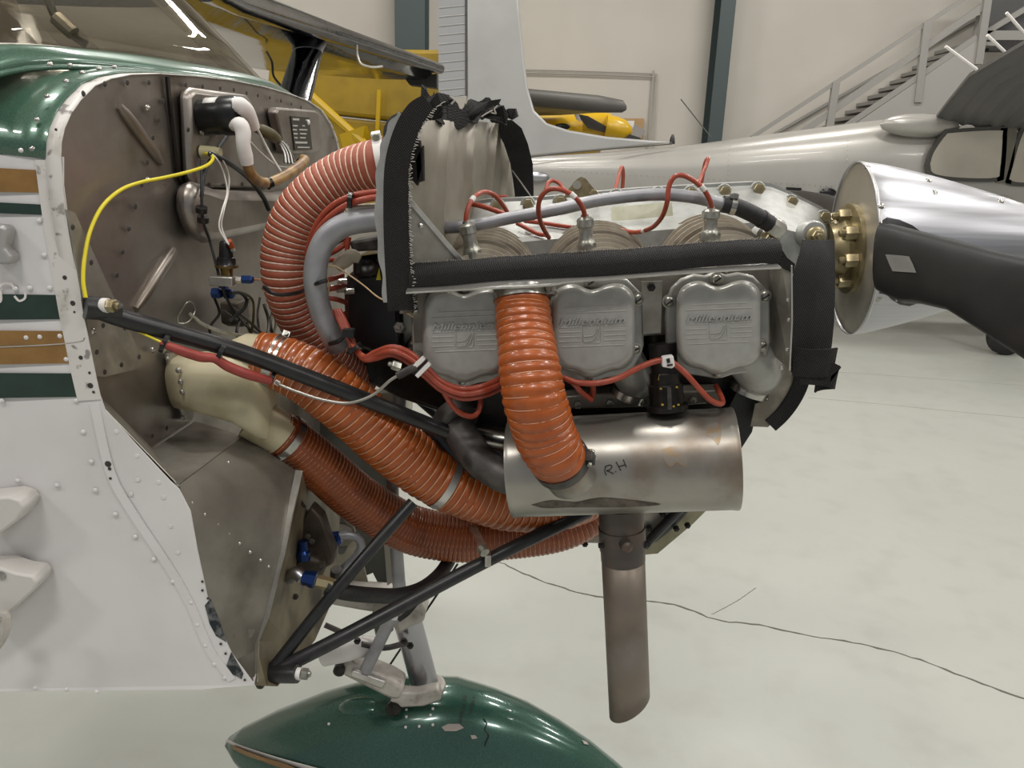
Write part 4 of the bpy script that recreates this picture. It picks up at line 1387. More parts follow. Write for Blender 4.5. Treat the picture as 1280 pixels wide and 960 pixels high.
# triangular gusset at the near corner
MB().prism([P(509, 250, 1.05), P(513, 249, 1.05), P(577, 326, 1.07), P(576, 332, 1.07), P(509, 334, 1.05)], (0, .002, 0)).build('corner_gusset', M_alu, baf, 0)
MB().strap([P(511, 249, 1.048), P(577, 326, 1.068)], A(.7, 0, .7), .006, .004).build('gusset_lip', M_alub, baf, 0)
MB().dome(P(526, 282, 1.05), A(0, -1, 0), .004, .003).build('rivet', M_alub, baf)
# long horizontal seal along the near side
Ls = [(511, 346, 1.03), (560, 343, 1.03), (640, 337, 1.03), (720, 332, 1.03), (800, 327, 1.03), (880, 320, 1.03), (940, 316, 1.03), (978, 315, 1.035)]
lp = spl([P(*p) for p in Ls], 6)
R = []
for i, p in enumerate(lp):
    t = i / (len(lp) - 1)
    h = px(np.interp(t, [0, .5, 1], [14, 14.5, 14]), 700, 330, 1.03)
    wob = .0006 * math.sin(i * 1.3)
    R.append([p + A(0, .022, h + wob), p + A(0, .006, h * .6), p + A(0, 0, 0), p + A(0, .002, -h), p + A(0, .007, -h), p + A(0, .005, 0), p + A(0, .011, h * .6), p + A(0, .026, h + wob)])
ls = MB().rings(R).build('seal_strip', M_seal, baf, 50)
fz = MB()
for i, p in enumerate(resample(lp, 150)[0]):
    e = p + A(0, .022, px(14, 700, 330, 1.03))
    fz.tube([e, e + A((rngf.random() - .5) * .005, -.002 * rngf.random(), .001 + .0025 * rngf.random())], .0005, 4)
o = fz.build('frayed_edge', M_fray, ls, 0)
o['kind'] = 'stuff'
# aluminium lip just below the seal and the side plate behind the covers
lip = spl([P(u, v, y_) for u, v, y_ in ((509, 362, 1.03), (560, 359, 1.03), (620, 356, 1.02), (680, 353, 1.02), (705, 349, 1.03), (760, 345, 1.035), (850, 338, 1.035), (930, 333, 1.035), (972, 331, 1.035))], 6)
MB().strap(lip, A(0, 1, .15), .03, .0025).build('side_lip', M_alub, baf, 30)
sidep = [(512, 362), (660, 354), (820, 342), (975, 333), (976, 345), (966, 440), (940, 360), (860, 362), (835, 372), (835, 418), (803, 420), (800, 372), (760, 366), (700, 372), (640, 380), (535, 376), (532, 430), (515, 430)]
MB().prism([P(u, v, 1.112) for u, v in sidep], (0, .002, 0)).build('side_plate', M_alud, baf, 0)
MB().prism([P(u, v, 1.085) for u, v in [(802, 352), (828, 351), (826, 416), (804, 418)]], (0, .002, 0)).build('cylinder_bracket', M_alu, baf, 0)
MB().hexnut(P(814, 359, 1.084), A(0, -1, 0), .006, .004).build('bracket_nut', M_dark, baf)
MB().prism([P(u, v, 1.08) for u, v in [(514, 364), (534, 362), (533, 428), (518, 429)]], (0, .002, 0)).build('rear_flange', M_alud, baf, 0)
# front baffle panel, rubber flap and curled end
MB().prism([P(962, 336, 1.10), P(978, 334, 1.06), P(990, 340, 1.06), P(989, 400, 1.06), P(987, 462, 1.06), P(962, 440, 1.12)], (0, .002, 0)).build('front_panel', M_alu, baf, 0)
MB().strap([P(989.5, 332, 1.05), P(990, 400, 1.05), P(987, 462, 1.05)], A(.3, 1, 0), .012, .002).build('front_panel_lip', M_alub, baf, 0)
MB().prism([P(u, v, 1.06) for u, v in [(966, 312), (974, 306), (984, 322), (994, 330), (992, 342), (972, 332)]], (0, .003, 0)).build('seal_corner', M_seal, baf, 0)
ffl = [((1004, 300), (1043, 300), 1.10), ((1000, 318), (1044, 330), 1.08), ((995, 334), (1044, 360), 1.07), ((991, 352), (1043, 400), 1.065), ((990, 400), (1040, 430), 1.06), ((989, 440), (1038, 445), 1.06), ((990, 466), (1037, 456), 1.06)]
R = []
for (a, b, y0) in ffl:
    pa, pb = P(*a, y0), P(*b, y0 + .02)
    pm = (pa + pb) / 2 + A(0, -.006, 0)
    R.append([pa, pm, pb, pb + A(0, .004, 0), pm + A(0, .004, 0), pa + A(0, .004, 0)])
MB().rings(R).build('front_rubber_flap', M_seal, baf, 60)
MB().strap(spl([P(u, v, y_) for u, v, y_ in ((992, 452, 1.055), (1010, 454, 1.045), (1028, 454, 1.042), (1037, 453, 1.046), (1043, 452, 1.058))], 6), ZUP, .040, .003).build('rubber_cuff', M_seal, baf, 40)
cc_ = P(1034, 466, 1.062)
curl = [P(1000, 466, 1.05), P(1014, 466, 1.045)] + [cc_ + A(.012 * math.sin(t), -.014 * math.cos(t), -.004 * t) for t in np.linspace(-.2, 4.2, 14)]
MB().strap(spl(curl, 3), A(.05, 0, 1), .034, .003).build('curled_rubber', M_seal, baf, 50)
# lower front plate with a black scorched band
MB().prism([P(u, v, 1.14) for u, v in [(974, 446), (990, 462), (1000, 464), (985, 500), (970, 524), (960, 534), (938, 533), (944, 505), (960, 500), (962, 485), (968, 470)]], (0, .002, 0)).build('lower_front_plate', mat('scorched_plate', 'a39c8d', .5, .3, '7f776a', 25, .4, .6), baf, 0)
MB().strap(spl([P(u, v, 1.138) for u, v in ((1004, 462), (1000, 482), (990, 502), (977, 519), (963, 532))], 5), A(1, 0, -.4), .024, .003).build('seal_strip', M_seal, baf, 30)
bvr = MB()
for (u, v) in [(977, 460), (985, 375), (984, 437), (986, 400), (945, 352), (908, 340), (885, 340), (855, 342), (800, 345)]:
    bvr.dome(P(u, v, 1.055 if u > 960 else 1.110), A(0, -1, 0), .003, .002)
o = bvr.build('baffle_rivets', M_alub, baf, 40)
o['kind'] = 'stuff'
MB().prism([P(u, v, 1.16) for u, v in [(912, 508), (926, 480), (950, 484), (948, 505), (940, 540), (918, 574)]], (0, .05, 0)).build('lower_deflector', M_blkr, baf, 20)

# ================================================================== exhaust
mf = thing('exhaust_muffler', P(780, 640, 1.09), 'stained steel muffler drum marked R.H with a brown tailpipe hanging below', 'muffler')
ML, MR = P(640, 585, 1.11), P(919, 573, 1.07)
MU = nrm(MR - ML)
RM = px(64, 919, 573, 1.07)
LM = np.linalg.norm(MR - ML)
drum = MB().lathe(ML, MU, [(0, RM * .90), (.0, RM), (.002, RM * 1.01), (.008, RM * 1.0), (.012, RM * .995)] + [(LM * t, RM * .995) for t in (.3, .6, .9)] + [(LM - .012, RM * .995), (LM - .008, RM), (LM - .002, RM * 1.01), (LM, RM), (LM, RM * .9)], 64).build('drum', M_muf, mf, 40)


def on_drum(u, v):
    d = ray(u, v)
    for t in np.linspace(.9, 1.2, 1500):
        p = CAMLOC + d * (t / d[1])
        rel = p - ML
        s = rel @ MU
        if np.linalg.norm(rel - MU * s) <= RM * 1.0:
            return p + A(0, -.0008, 0)
    return P(u, v, 1.03)


ink = MB()
for st_ in ([(757, 582), (756, 589), (758, 594)], [(757, 583), (762, 581), (765, 583), (762, 587), (758, 588), (763, 590), (767, 592)], [(769, 589), (770, 590)], [(770, 577), (773, 582.5), (776, 588)], [(773, 583), (781, 581)], [(779, 574), (781, 579), (783, 584)]):
    ink.tube(spl([on_drum(u, v) for u, v in st_], 4), .0007, 5)
ink.build('marker_lettering', M_letter, drum, 0)
dbv = bvh_of(drum)
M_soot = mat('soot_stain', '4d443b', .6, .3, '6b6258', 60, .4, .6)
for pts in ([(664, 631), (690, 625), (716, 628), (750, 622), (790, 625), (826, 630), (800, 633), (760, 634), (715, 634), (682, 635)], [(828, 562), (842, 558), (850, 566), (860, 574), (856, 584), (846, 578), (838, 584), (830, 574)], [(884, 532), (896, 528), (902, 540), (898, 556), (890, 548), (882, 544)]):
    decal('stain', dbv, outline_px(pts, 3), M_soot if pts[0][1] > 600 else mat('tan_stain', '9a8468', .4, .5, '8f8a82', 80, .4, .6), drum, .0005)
# exhaust pipe from the rear cylinder into the drum
pp = spl([P(565, 525, 1.17), P(580, 548, 1.14), P(600, 575, 1.11), P(630, 595, 1.09), P(655, 598, 1.085)], 6)
MB().tube(pp, .026, 20).build('inlet_pipe', M_dkgr, mf, 60)
MB().lathe(P(572, 527, 1.16), nrm(pp[4] - pp[0]), [(-.02, .034), (-.012, .036), (.004, .036), (.008, .028)], 20).build('inlet_flange', M_dkgr, mf)
MB().tube(spl([P(600, 545, 1.2), P(640, 552, 1.18), P(660, 560, 1.15)], 4), .020, 16).build('inlet_pipe', M_steel, mf, 60)
# hot air collar for the hose
hcn = nrm(A(-.08, -.75, .72))
# tailpipe
ta, tb = P(776, 632, 1.09), P(787, 885, 1.075)
td = nrm(tb - ta)
rt = px(26, 780, 740, 1.08)
LT = np.linalg.norm(tb - ta)
MB().lathe(ta, td, [(0, rt * 1.05), (LT * .10, rt * 1.05), (LT * .1, rt * 1.10), (LT * .20, rt * 1.1), (LT * .20, rt * 1.06), (LT * .255, rt * 1.05), (LT * .26, rt * .98)], 36).build('tailpipe_joint', M_taild, mf, 30)
nseg = 40
u_ = nrm(np.cross(td, A(0, 1, 0)))
w_ = np.cross(u_, td)
R = []
for t in (.22, .5, .85):
    R.append([ta + td * LT * t + rt * (u_ * math.cos(q) + w_ * math.sin(q)) for q in np.linspace(0, 2 * math.pi, nseg, endpoint=False)])
sgn = 1 if u_[0] < 0 else -1
R.append([ta + td * (LT * .985 + sgn * rt * .62 * math.cos(q)) + rt * (u_ * math.cos(q) + w_ * math.sin(q)) for q in np.linspace(0, 2 * math.pi, nseg, endpoint=False)])
MB().rings(R, caps=False).build('tailpipe', M_tail, mf, 40, solid=.0022)
MB().tube([P(748, 682, 1.07), P(806, 680, 1.075)], .004, 8).build('clamp_bolt', M_dark, mf)
MB().lathe(P(783, 683, 1.045), A(.2, -1, 0), [(-.01, .009), (.004, .009), (.007, .005)], 12).build('clamp_spring', M_taild, mf)
MB().hexnut(P(806, 681, 1.075), A(1, 0, 0), .006, .006).build('clamp_nut', M_dark, mf)

# ================================================================== engine mount
mt = thing('engine_mount', P(345, 845, .98), 'black tubular steel engine mount braces from firewall to engine', 'engine mount')
def mtube(name, pts, r, m=M_blk, n=16):
    return MB().tube(spl([P(*p) for p in pts], 4), r, n).build(name, m, mt, 60)
top_t = mtube('upper_tube', [(118, 385, .925), (160, 400, .95), (300, 440, 1.02), (450, 497, 1.09), (600, 556, 1.16)], .0118)
MB().lathe(P(106, 384, .92), P(150, 388, .945) - P(106, 384, .92), [(0, .0145), (.012, .0145), (.035, .0135), (.04, .012)], 16).build('bush', M_blk, mt)
sb_ = P(136, 382, .925)
MB().hexnut(sb_, A(1, -.15, .0), .0085, .009).build('attach_bolt', M_cad, mt)
MB().lathe(sb_ + A(-.008, .001, 0), A(1, -.15, 0), [(0, .009), (.008, .009)], 14).build('attach_washer', M_wht, mt)
mtube('lower_tube', [(338, 840, .985), (400, 762, 1.03), (470, 680, 1.08), (516, 628, 1.12)], .0095)
mtube('lower_tube', [(346, 838, .985), (440, 790, 1.02), (560, 726, 1.09), (650, 680, 1.14), (735, 640, 1.2)], .0112)
MB().tube([P(330, 842, .985), P(372, 842, .975)], .014, 16).build('bush', M_blk, mt)
MB().lathe(P(330, 842, .99), A(-1, .1, 0), [(0, .022), (.004, .022)], 20).build('mount_pad', M_fwd, mt)
MB().hexnut(P(378, 842, .972), A(1, -.1, .0), .0085, .009).build('attach_bolt', M_plug, mt)
MB().lathe(P(371, 842, .975), A(1, -.1, 0), [(0, .009), (.007, .009)], 14).build('attach_washer', M_wht, mt)
mtube('far_tube', [(470, 452, 1.55), (560, 530, 1.45), (640, 600, 1.4)], .011)
mtube('far_tube', [(815, 672, 1.3), (850, 640, 1.3), (920, 545, 1.28), (948, 500, 1.28)], .011)
mtube('mount_gusset_tube', [(540, 530, 1.2), (575, 575, 1.18), (600, 590, 1.17)], .028)
# front mount ear and lower aluminium brackets below the sump
MB().prism([P(u, v, 1.28) for u, v in [(722, 640), (752, 640), (752, 679), (718, 678)]], (0, .004, 0)).build('bracket_plate', M_alu, mt, 0)
MB().prism([P(u, v, 1.30) for u, v in [(800, 636), (885, 636), (866, 655), (822, 692), (800, 694)]], (0, .004, 0)).build('bracket_plate', mat('olive_primer', 'a09b80', .5, .2, '8b866c', 20), mt, 0)
MB().prism([P(u, v, 1.285) for u, v in [(802, 636), (858, 636), (806, 684), (802, 684)]], (0, .003, 0)).build('bracket_plate', M_alu, mt, 0)
MB().tube([P(805, 682, 1.27), P(850, 636, 1.27)], .009, 12).build('bracket_rod', M_blk, mt)
for (u, v, y_) in [(731, 668, 1.27), (731, 679, 1.27), (731, 650, 1.27), (828, 642, 1.28), (845, 660, 1.29), (859, 656, 1.29), (811, 659, 1.28)]:
    MB().hexnut(P(u, v, y_), A(0, -1, 0), .006, .006).build('bracket_bolt', M_dark, mt)
# grey steel tubes behind the hoses
mtube('grey_brace', [(500, 470, 1.35), (497, 560, 1.33), (490, 610, 1.30), (495, 680, 1.30), (499, 735, 1.30)], .0125, M_tubeg)
MB().lathe(P(494, 605, 1.298), A(0, -1, 0), [(0, .006), (.004, .004)], 10).build('brace_bolt', M_plug, mt)
MB().prism([P(u, v, 1.45) for u, v in [(440, 487), (500, 484), (500, 552), (446, 540)]], (0, .2, 0)).build('battery_tray', mat('pale_box', 'a9a597', .5, .2), mt, 0, bevel=.01)

# ================================================================== nose gear and wheel fairing
ng = thing('nose_gear', P(520, 830, 1.42), 'grey oleo nose gear strut with torque links between mount and green fairing', 'landing gear')
ca, cb = P(503, 752, 1.42), P(533, 862, 1.42)
cd_ = nrm(cb - ca)
MB().tube([ca, cb], .0295, 28).build('oleo_tube', M_chrome, ng, 60)
MB().lathe(cb - cd_ * .012, cd_, [(0, .037), (.006, .043), (.02, .044), (.028, .038), (.05, .040)], 28).build('lower_collar', M_gearp, ng)
cu_ = P(508, 762, 1.42)
MB().lathe(cu_ - cd_ * .014, nrm(cd_ + A(.35, 0, .1)), [(0, .036), (.006, .042), (.024, .044), (.032, .036)], 28).build('upper_collar', M_gearp, ng)
MB().prism([P(u, v, 1.375) for u, v in [(494, 778), (512, 757), (526, 752), (532, 765), (530, 778), (510, 786), (497, 796)]], (0, .06, 0)).build('collar_clamp', M_gearp, ng, 30, bevel=.006)
MB().strap(spl([P(u, v, 1.375) for u, v in ((498, 775), (510, 766), (520, 754))], 5), A(.5, 0, 1), .010, .003).build('collar_band', M_blkp, ng)
# upper torque link and scissor arms
MB().tube(spl([P(404, 822, 1.33), P(425, 815, 1.33), P(458, 808, 1.36)], 4), [.018, .022, .020], 16).build('damper_body', M_wht, ng, 60)
MB().prism([P(u, v, 1.34) for u, v in [(420, 834), (436, 828), (490, 850), (505, 860), (500, 876), (486, 874), (430, 846)]], (0, .05, 0)).build('torque_link', M_gearp, ng, 30, bevel=.008)
MB().prism([P(u, v, 1.33) for u, v in [(440, 838), (482, 853), (478, 862), (438, 846)]], (0, .012, 0)).build('link_web', M_alub, ng, 30, bevel=.003)
MB().lathe(P(424, 838, 1.335), A(0, -1, 0), [(-.03, .012), (.004, .012), (.006, .008)], 16).build('link_bolt', M_dark, ng)
MB().tube([P(490, 770, 1.33), P(457, 838, 1.33)], .0125, 14).build('steering_rod', M_tubeg, ng)
MB().lathe(P(493, 884, 1.35), A(-.3, -1, 0), [(-.02, .016), (.01, .016), (.016, .010)], 14).build('axle_bolt', M_dark, ng)
MB().prism([P(u, v, 1.345) for u, v in [(486, 878), (500, 866), (520, 868), (548, 862), (552, 876), (530, 884), (500, 886)]], (0, .03, 0)).build('fork_casting', M_gearp, ng, 30, bevel=.006)
MB().tube([P(406, 781, 1.38), P(440, 796, 1.38), P(470, 800, 1.38)], .006, 10).build('steering_cable', M_dkgr, ng)
MB().tube([P(446, 800, 1.36), P(470, 803, 1.36)], .010, 12).build('rod_end', M_wht, ng)
MB().tube(spl([P(452, 805, 1.34), P(480, 810, 1.36), P(510, 803, 1.37)], 4), .006, 8).build('shimmy_link', M_dkgr, ng)
MB().prism([P(u, v, 1.5) for u, v in [(415, 745), (500, 752), (502, 772), (450, 764), (412, 757)]], (0, .08, 0)).build('gear_casting', M_gearp, ng, 30, bevel=.008)
MB().prism([P(u, v, 1.45) for u, v in [(463, 770), (486, 760), (492, 790), (470, 800)]], (0, .05, 0)).build('gear_bracket', mat('gear_grime', '77736c', .5, .3), ng, 30, bevel=.005)
MB().tube([P(572, 705, 1.5), P(478, 845, 1.48)], .0025, 8).build('safety_cable', M_blkp, ng)
for (u, v) in [(447, 800), (505, 800), (513, 806)]:
    MB().hexnut(P(u, v, 1.335), A(0, -1, 0), .007, .007).build('nut', M_dark, ng)

wp = thing('wheel_fairing', P(520, 930, 1.42) * A(1, 1, 0), 'dark green teardrop nose wheel fairing with chipped paint and a white stripe', 'wheel fairing')
F0 = P(282, 926, 1.42)
F1 = A(.42, 1.42, .20)
ax = A(1, 0, 0)
# side outline: x, top z, bottom z, half width
prof = []
for (u, vt) in ((284, 925), (300, 916), (340, 900), (400, 878), (440, 867), (480, 861), (530, 858), (570, 858), (620, 872), (660, 887), (700, 908), (740, 933), (775, 960), (800, 985)):
    p = P(u, vt, 1.42)
    prof.append((p[0], p[2]))
x0, x1 = prof[0][0], prof[-1][0]
R = []
for (x, zt) in prof:
    t = (x - x0) / (x1 - x0)
    hw = .145 * (math.sin(math.pi * min(1, max(0.004, t * .93)) ** .72)) ** .85 + .002
    zb = np.interp(t, [0, .15, .5, .85, 1], [prof[0][1] - .004, .20, .09, .11, zt - .06])
    zc = np.interp(t, [0, .3, 1], [prof[0][1] - .004, .26, .22])
    zc = min(zc, zt - .001)
    ring = []
    for q in np.linspace(0, 2 * math.pi, 36, endpoint=False):
        s_, c_ = math.sin(q), math.cos(q)
        zz = zc + (zt - zc) * s_ if s_ >= 0 else zc + (zc - zb) * s_
        ring.append(A(x, 1.42 + hw * math.copysign(abs(c_) ** .85, c_), zz))
    R.append(ring)
M_greenf = mat('green_fairing_paint', '2b5044', .24, .3, '386153', 500, .45, .6, coat=.8)
shell = MB().rings(R).build('shell', M_greenf, wp, 60)


def on_pant(u, v, y0=1.25):
    """walk along the ray until inside the shell"""
    d = ray(u, v)
    for t in np.linspace(1.2, 1.5, 900):
        p = CAMLOC + d * (t / d[1])
        tt_ = (p[0] - x0) / (x1 - x0)
        if tt_ < 0 or tt_ > 1:
            continue
        zt = np.interp(p[0], [a for a, b in prof], [b for a, b in prof])
        zc = min(np.interp(tt_, [0, .3, 1], [prof[0][1] - .004, .26, .22]), zt - .001)
        zb = np.interp(tt_, [0, .15, .5, .85, 1], [prof[0][1] - .004, .20, .09, .11, zt - .06])
        hw = .145 * (math.sin(math.pi * min(1, max(0.004, tt_ * .93)) ** .72)) ** .85 + .002
        s_ = (p[2] - zc) / ((zt - zc) if p[2] > zc else (zc - zb))
        if abs(s_) > 1:
            continue
        c_ = math.sqrt(1 - s_ * s_)
        if abs(p[1] - 1.42) <= hw * c_ ** .85:
            return p + A(0, -.0012, .0012)
    return None


def patch(pts, m, name, w=None, n=5):
    q = [on_pant(u, v) for u, v in pts]
    q = [x for x in q if x is not None]
    return q


st_ = [on_pant(u, v) for u, v in [(284, 927), (300, 934), (330, 944), (360, 953), (390, 961), (430, 972)]]
st_ = [x for x in st_ if x is not None]
MB().strap(spl(st_, 4), A(0, -.2, 1), .012, .002).build('white_stripe', M_wht, wp, 40)
st2 = [on_pant(u, v) for u, v in [(292, 936), (315, 945), (335, 952), (355, 958), (380, 968)]]
st2 = [x for x in st2 if x is not None]
if len(st2) > 2:
    MB().strap(spl(st2, 4), A(0, -.2, 1), .018, .0015).build('gold_stripe', M_gold, wp, 40)
# raised blister with pale highlight patch
bq = on_pant(455, 890)
if bq is not None:
    MB().ball(bq + A(.01, .025, -.012), .055, 20, 10, (1.3, .55, .42)).build('blister', M_greenf, shell, 60)
pv = MB()
for (u, v) in [(508, 887), (508, 896), (507, 909), (524, 908), (541, 906), (538, 894), (541, 886), (411, 905)]:
    q = on_pant(u, v)
    if q is not None:
        pv.dome(q, A(0, -.7, .7), .003, .002)
o = pv.build('fairing_rivets', M_wht, shell, 50)
o['kind'] = 'stuff'
for pts in ([(552, 909), (560, 905), (574, 905), (580, 910), (570, 914), (556, 914)], [(588, 919), (594, 919), (597, 923), (590, 924)], [(727, 925), (733, 927), (736, 931), (730, 930)]):
    q = [on_pant(u, v) for u, v in pts]
    if all(x is not None for x in q):
        MB().prism(q, (0, -.0006, .0006)).build('paint_chip', mat('bare_primer', 'a99f98', .6), shell, 0)
ck = [on_pant(u, v) for u, v in [(604, 898), (609, 905), (606, 912), (611, 919), (608, 927), (606, 933)]]
ck = [x for x in ck if x is not None]
if len(ck) > 2:
    MB().tube(spl(ck, 2), .0012, 5).build('paint_crack', M_letter, shell)
sbv = bvh_of(shell)
M_prt = mat('faded_black_print', '0b0f0d', .6)
text_on(sbv, 'HANDLE TO', 577, 904, 7, -34, 4.8, M_prt, shell, wpx=35)
text_on(sbv, 'WITH C', 590, 893, 6, -28, 4.8, M_prt, shell, wpx=24)
MB().lathe(A(-.02, 1.36, .15), A(0, 1, 0), [(0, .07), (.01, .13), (.04, .15), (.08, .15), (.11, .13), (.12, .07)], 28).build('wheel', M_tyre, wp)

# ================================================================== scat hoses


def hose(name, label, pts, r, pitch, m, mc, amp=.0022, cord=.0009, wob=.0, rad=None, group=None, cat='duct hose'):
    path = spl([P(*p) for p in pts], 16)
    q, L = resample(path, max(80, int(sum(np.linalg.norm(np.diff(np.array(path), axis=0), axis=1)) / pitch * 7)))
    th = thing(name, q[0], label, cat, group)
    T_, N_, B_ = frames(q)
    ns = 36
    R = []
    rngh = random.Random(11)
    # slow irregularity of the ribs
    for i in range(len(q)):
        s = L * i / (len(q) - 1)
        rb = r if rad is None else float(np.interp(s / L, np.linspace(0, 1, len(rad)), rad))
        ring = []
        for k in range(ns):
            a = 2 * math.pi * k / ns
            ph = (s / pitch + k / ns) % 1.0
            rr = rb + amp * (abs(math.sin(math.pi * ph)) ** .7 - .7) + wob * math.sin(3 * a + s * 37) * math.sin(s * 90)
            ring.append(q[i] + rr * (math.cos(a) * N_[i] + math.sin(a) * B_[i]))
        R.append(ring)
    MB().rings(R).build('hose_wall', m, th, 70)
    # cord laid in the groove
    turns = L / pitch
    nn = int(turns * 20)
    C = []
    for j in range(nn):
        s = L * j / (nn - 1)
        f_ = s / L * (len(q) - 1)
        i0 = min(int(f_), len(q) - 2)
        w_ = f_ - i0
        c_ = q[i0] * (1 - w_) + q[i0 + 1] * w_
        n_ = nrm(N_[i0] * (1 - w_) + N_[i0 + 1] * w_)
        b_ = nrm(B_[i0] * (1 - w_) + B_[i0 + 1] * w_)
        a = -2 * math.pi * s / pitch
        rb = r if rad is None else float(np.interp(s / L, np.linspace(0, 1, len(rad)), rad))
        C.append(c_ + (rb - amp * .45) * (math.cos(a) * n_ + math.sin(a) * b_))
    MB().tube(C, cord, 5).build('spiral_cord', mc, th, 60)
    return th, q, T_


def band(par, q, T_, i, r, w, m=None, name='hose_clamp', screw=None):
    c, d = q[i], T_[i]
    o_ = MB().lathe(c - d * w / 2, d, [(0, r), (0, r + .0012), (w, r + .0012), (w, r)], 40, caps=False).build(name, m or M_steel, par, 30)
    if screw is not None:
        s = nrm(screw - d * (screw @ d))
        t_ = nrm(np.cross(d, s))
        p = c + s * (r + .004)
        MB().box(p, .016, .010, w * .95, (t_, s, d)).build('clamp_housing', m or M_steel, o_, 20, bevel=.001)
        MB().lathe(p - t_ * .012, t_, [(0, .0052), (.004, .0052), (.004, .0035), (.024, .0035)], 10).build('clamp_screw', M_plug, o_)
    return o_


hA, qA, tA = hose('cabin_air_hose', 'dusty brick-red ribbed hose curving up beside the firewall to the baffle', [(484, 203, 1.19), (470, 206, 1.19), (435, 217, 1.20), (398, 240, 1.20), (370, 272, 1.20), (357, 312, 1.20), (358, 352, 1.20), (372, 392, 1.22), (398, 430, 1.25), (432, 462, 1.30), (450, 476, 1.34)], .036, .0098, M_hose2, M_cord, .0026, .0014)
band(hA, qA, tA, 5, .037, .014, M_wht, screw=A(0, -.3, 1))
hB, qB, tB = hose('carburettor_heat_hose', 'glossy orange ribbed hose sloping from cream duct to under the muffler', [(322, 447, 1.12), (345, 452, 1.12), (385, 470, 1.12), (430, 503, 1.125), (480, 547, 1.14), (530, 587, 1.155), (580, 614, 1.17), (640, 632, 1.19), (700, 632, 1.22), (735, 622, 1.25)], .043, .0125, M_hose, M_cord2, .0030, .0012, wob=.0006, rad=[.039, .045, .046, .047, .045, .043, .042, .040])
band(hB, qB, tB, int(len(qB) * .045), .0405, .013, screw=A(0, .6, 1))
band(hB, qB, tB, int(len(qB) * .565), .0455, .012, M_alub)
hC, qC, tC = hose('cooling_air_hose', 'dark orange fine-ribbed hose sagging lowest, behind the glossy orange one', [(345, 540, 1.14), (362, 551, 1.15), (400, 582, 1.18), (450, 625, 1.22), (510, 660, 1.26), (570, 672, 1.27), (630, 670, 1.27), (690, 664, 1.27), (728, 650, 1.28), (745, 630, 1.3)], .041, .0078, M_hose3, M_cord2, .0020, .0006, rad=[.036, .040, .042, .044, .044, .040, .036])
band(hC, qC, tC, int(len(qC) * .03), .0385, .012, screw=A(-.6, -1, -.8))
hD, qD, tD = hose('muffler_shroud_hose', 'bright orange ribbed hose hanging in front of rocker covers down to the muffler', [(652, 356, 1.047), (652, 366, 1.045), (655, 405, 1.025), (661, 455, .995), (669, 500, .98), (680, 540, .985), (692, 564, .99), (702, 578, 1.005)], .039, .0122, M_hose, mat('brown_hose_cord', 'c99272', .5), .0026, .0007, wob=.0008, rad=[.036, .0375, .039, .041, .0425, .0425, .0415, .039])
band(hD, qD, tD, int(len(qD) * .055), .0385, .015, screw=A(1, -.45, 0))
band(hD, qD, tD, int(len(qD) * .975), .0405, .016, M_dkgr, screw=A(1.0, -.5, .4))
MB().lathe(qD[-1] - tD[-1] * .01, tD[-1], [(0, .037), (.05, .037)], 32).build('spigot', M_muf, hD, 40)

# cream fibreglass plenum feeding the two lower hoses
pn = thing('air_plenum', W(225, 470), 'cream fibreglass Y-shaped air duct on the firewall feeding two orange hoses', 'air duct')
R = []
for (a, b, hw, y0) in (((220, 444), (232, 506), .05, None), ((250, 442), (262, 512), .05, 1.10), ((290, 440), (300, 525), .048, 1.11), ((322, 436), (330, 545), .046, 1.12), ((340, 452), (344, 552), .03, 1.13)):
    if y0 is None:
        pa, pb = W(*a, .0), W(*b, .0)
    else:
        pa, pb = P(*a, y0), P(*b, y0)
    c_ = (pa + pb) / 2
    hv = (pa - pb) / 2
    R.append([c_ + hv * math.copysign(abs(math.sin(q)) ** .7, math.sin(q)) + A(0, 1, 0) * hw * math.copysign(abs(math.cos(q)) ** .7, math.cos(q)) for q in np.linspace(0, 2 * math.pi, 28, endpoint=False)])
MB().rings(R).build('duct_body', M_cream, pn, 60)
MB().tube([P(290, 462, 1.12), P(318, 447, 1.12), P(335, 450, 1.12)], [.040, .038, .0375], 24).build('upper_outlet', M_cream, pn, 60)
MB().tube([P(315, 520, 1.13), P(340, 536, 1.135), P(352, 545, 1.14)], [.036, .034, .0345], 24).build('lower_outlet', M_cream, pn, 60)
MB().prism([W(u, v, .003) for u, v in [(206, 442), (220, 440), (228, 475), (240, 515), (238, 525), (228, 525), (214, 490)]], FWN * .003).build('mounting_flange', M_alu, pn, 0)
pr_ = MB()
for (u, v, y0) in [(223, 463, 1.05), (226, 477, 1.052), (228, 490, 1.055)]:
    pr_.dome(P(u, v, 1.062), A(0, -1, 0), .0045, .003, 10)
for (u, v) in [(210, 448), (215, 479), (220, 502), (229, 522)]:
    pr_.dome(W(u, v, .006), FWN, .004, .003, 10)
o = pr_.build('flange_rivets', M_plug, pn, 50)
o['kind'] = 'stuff'

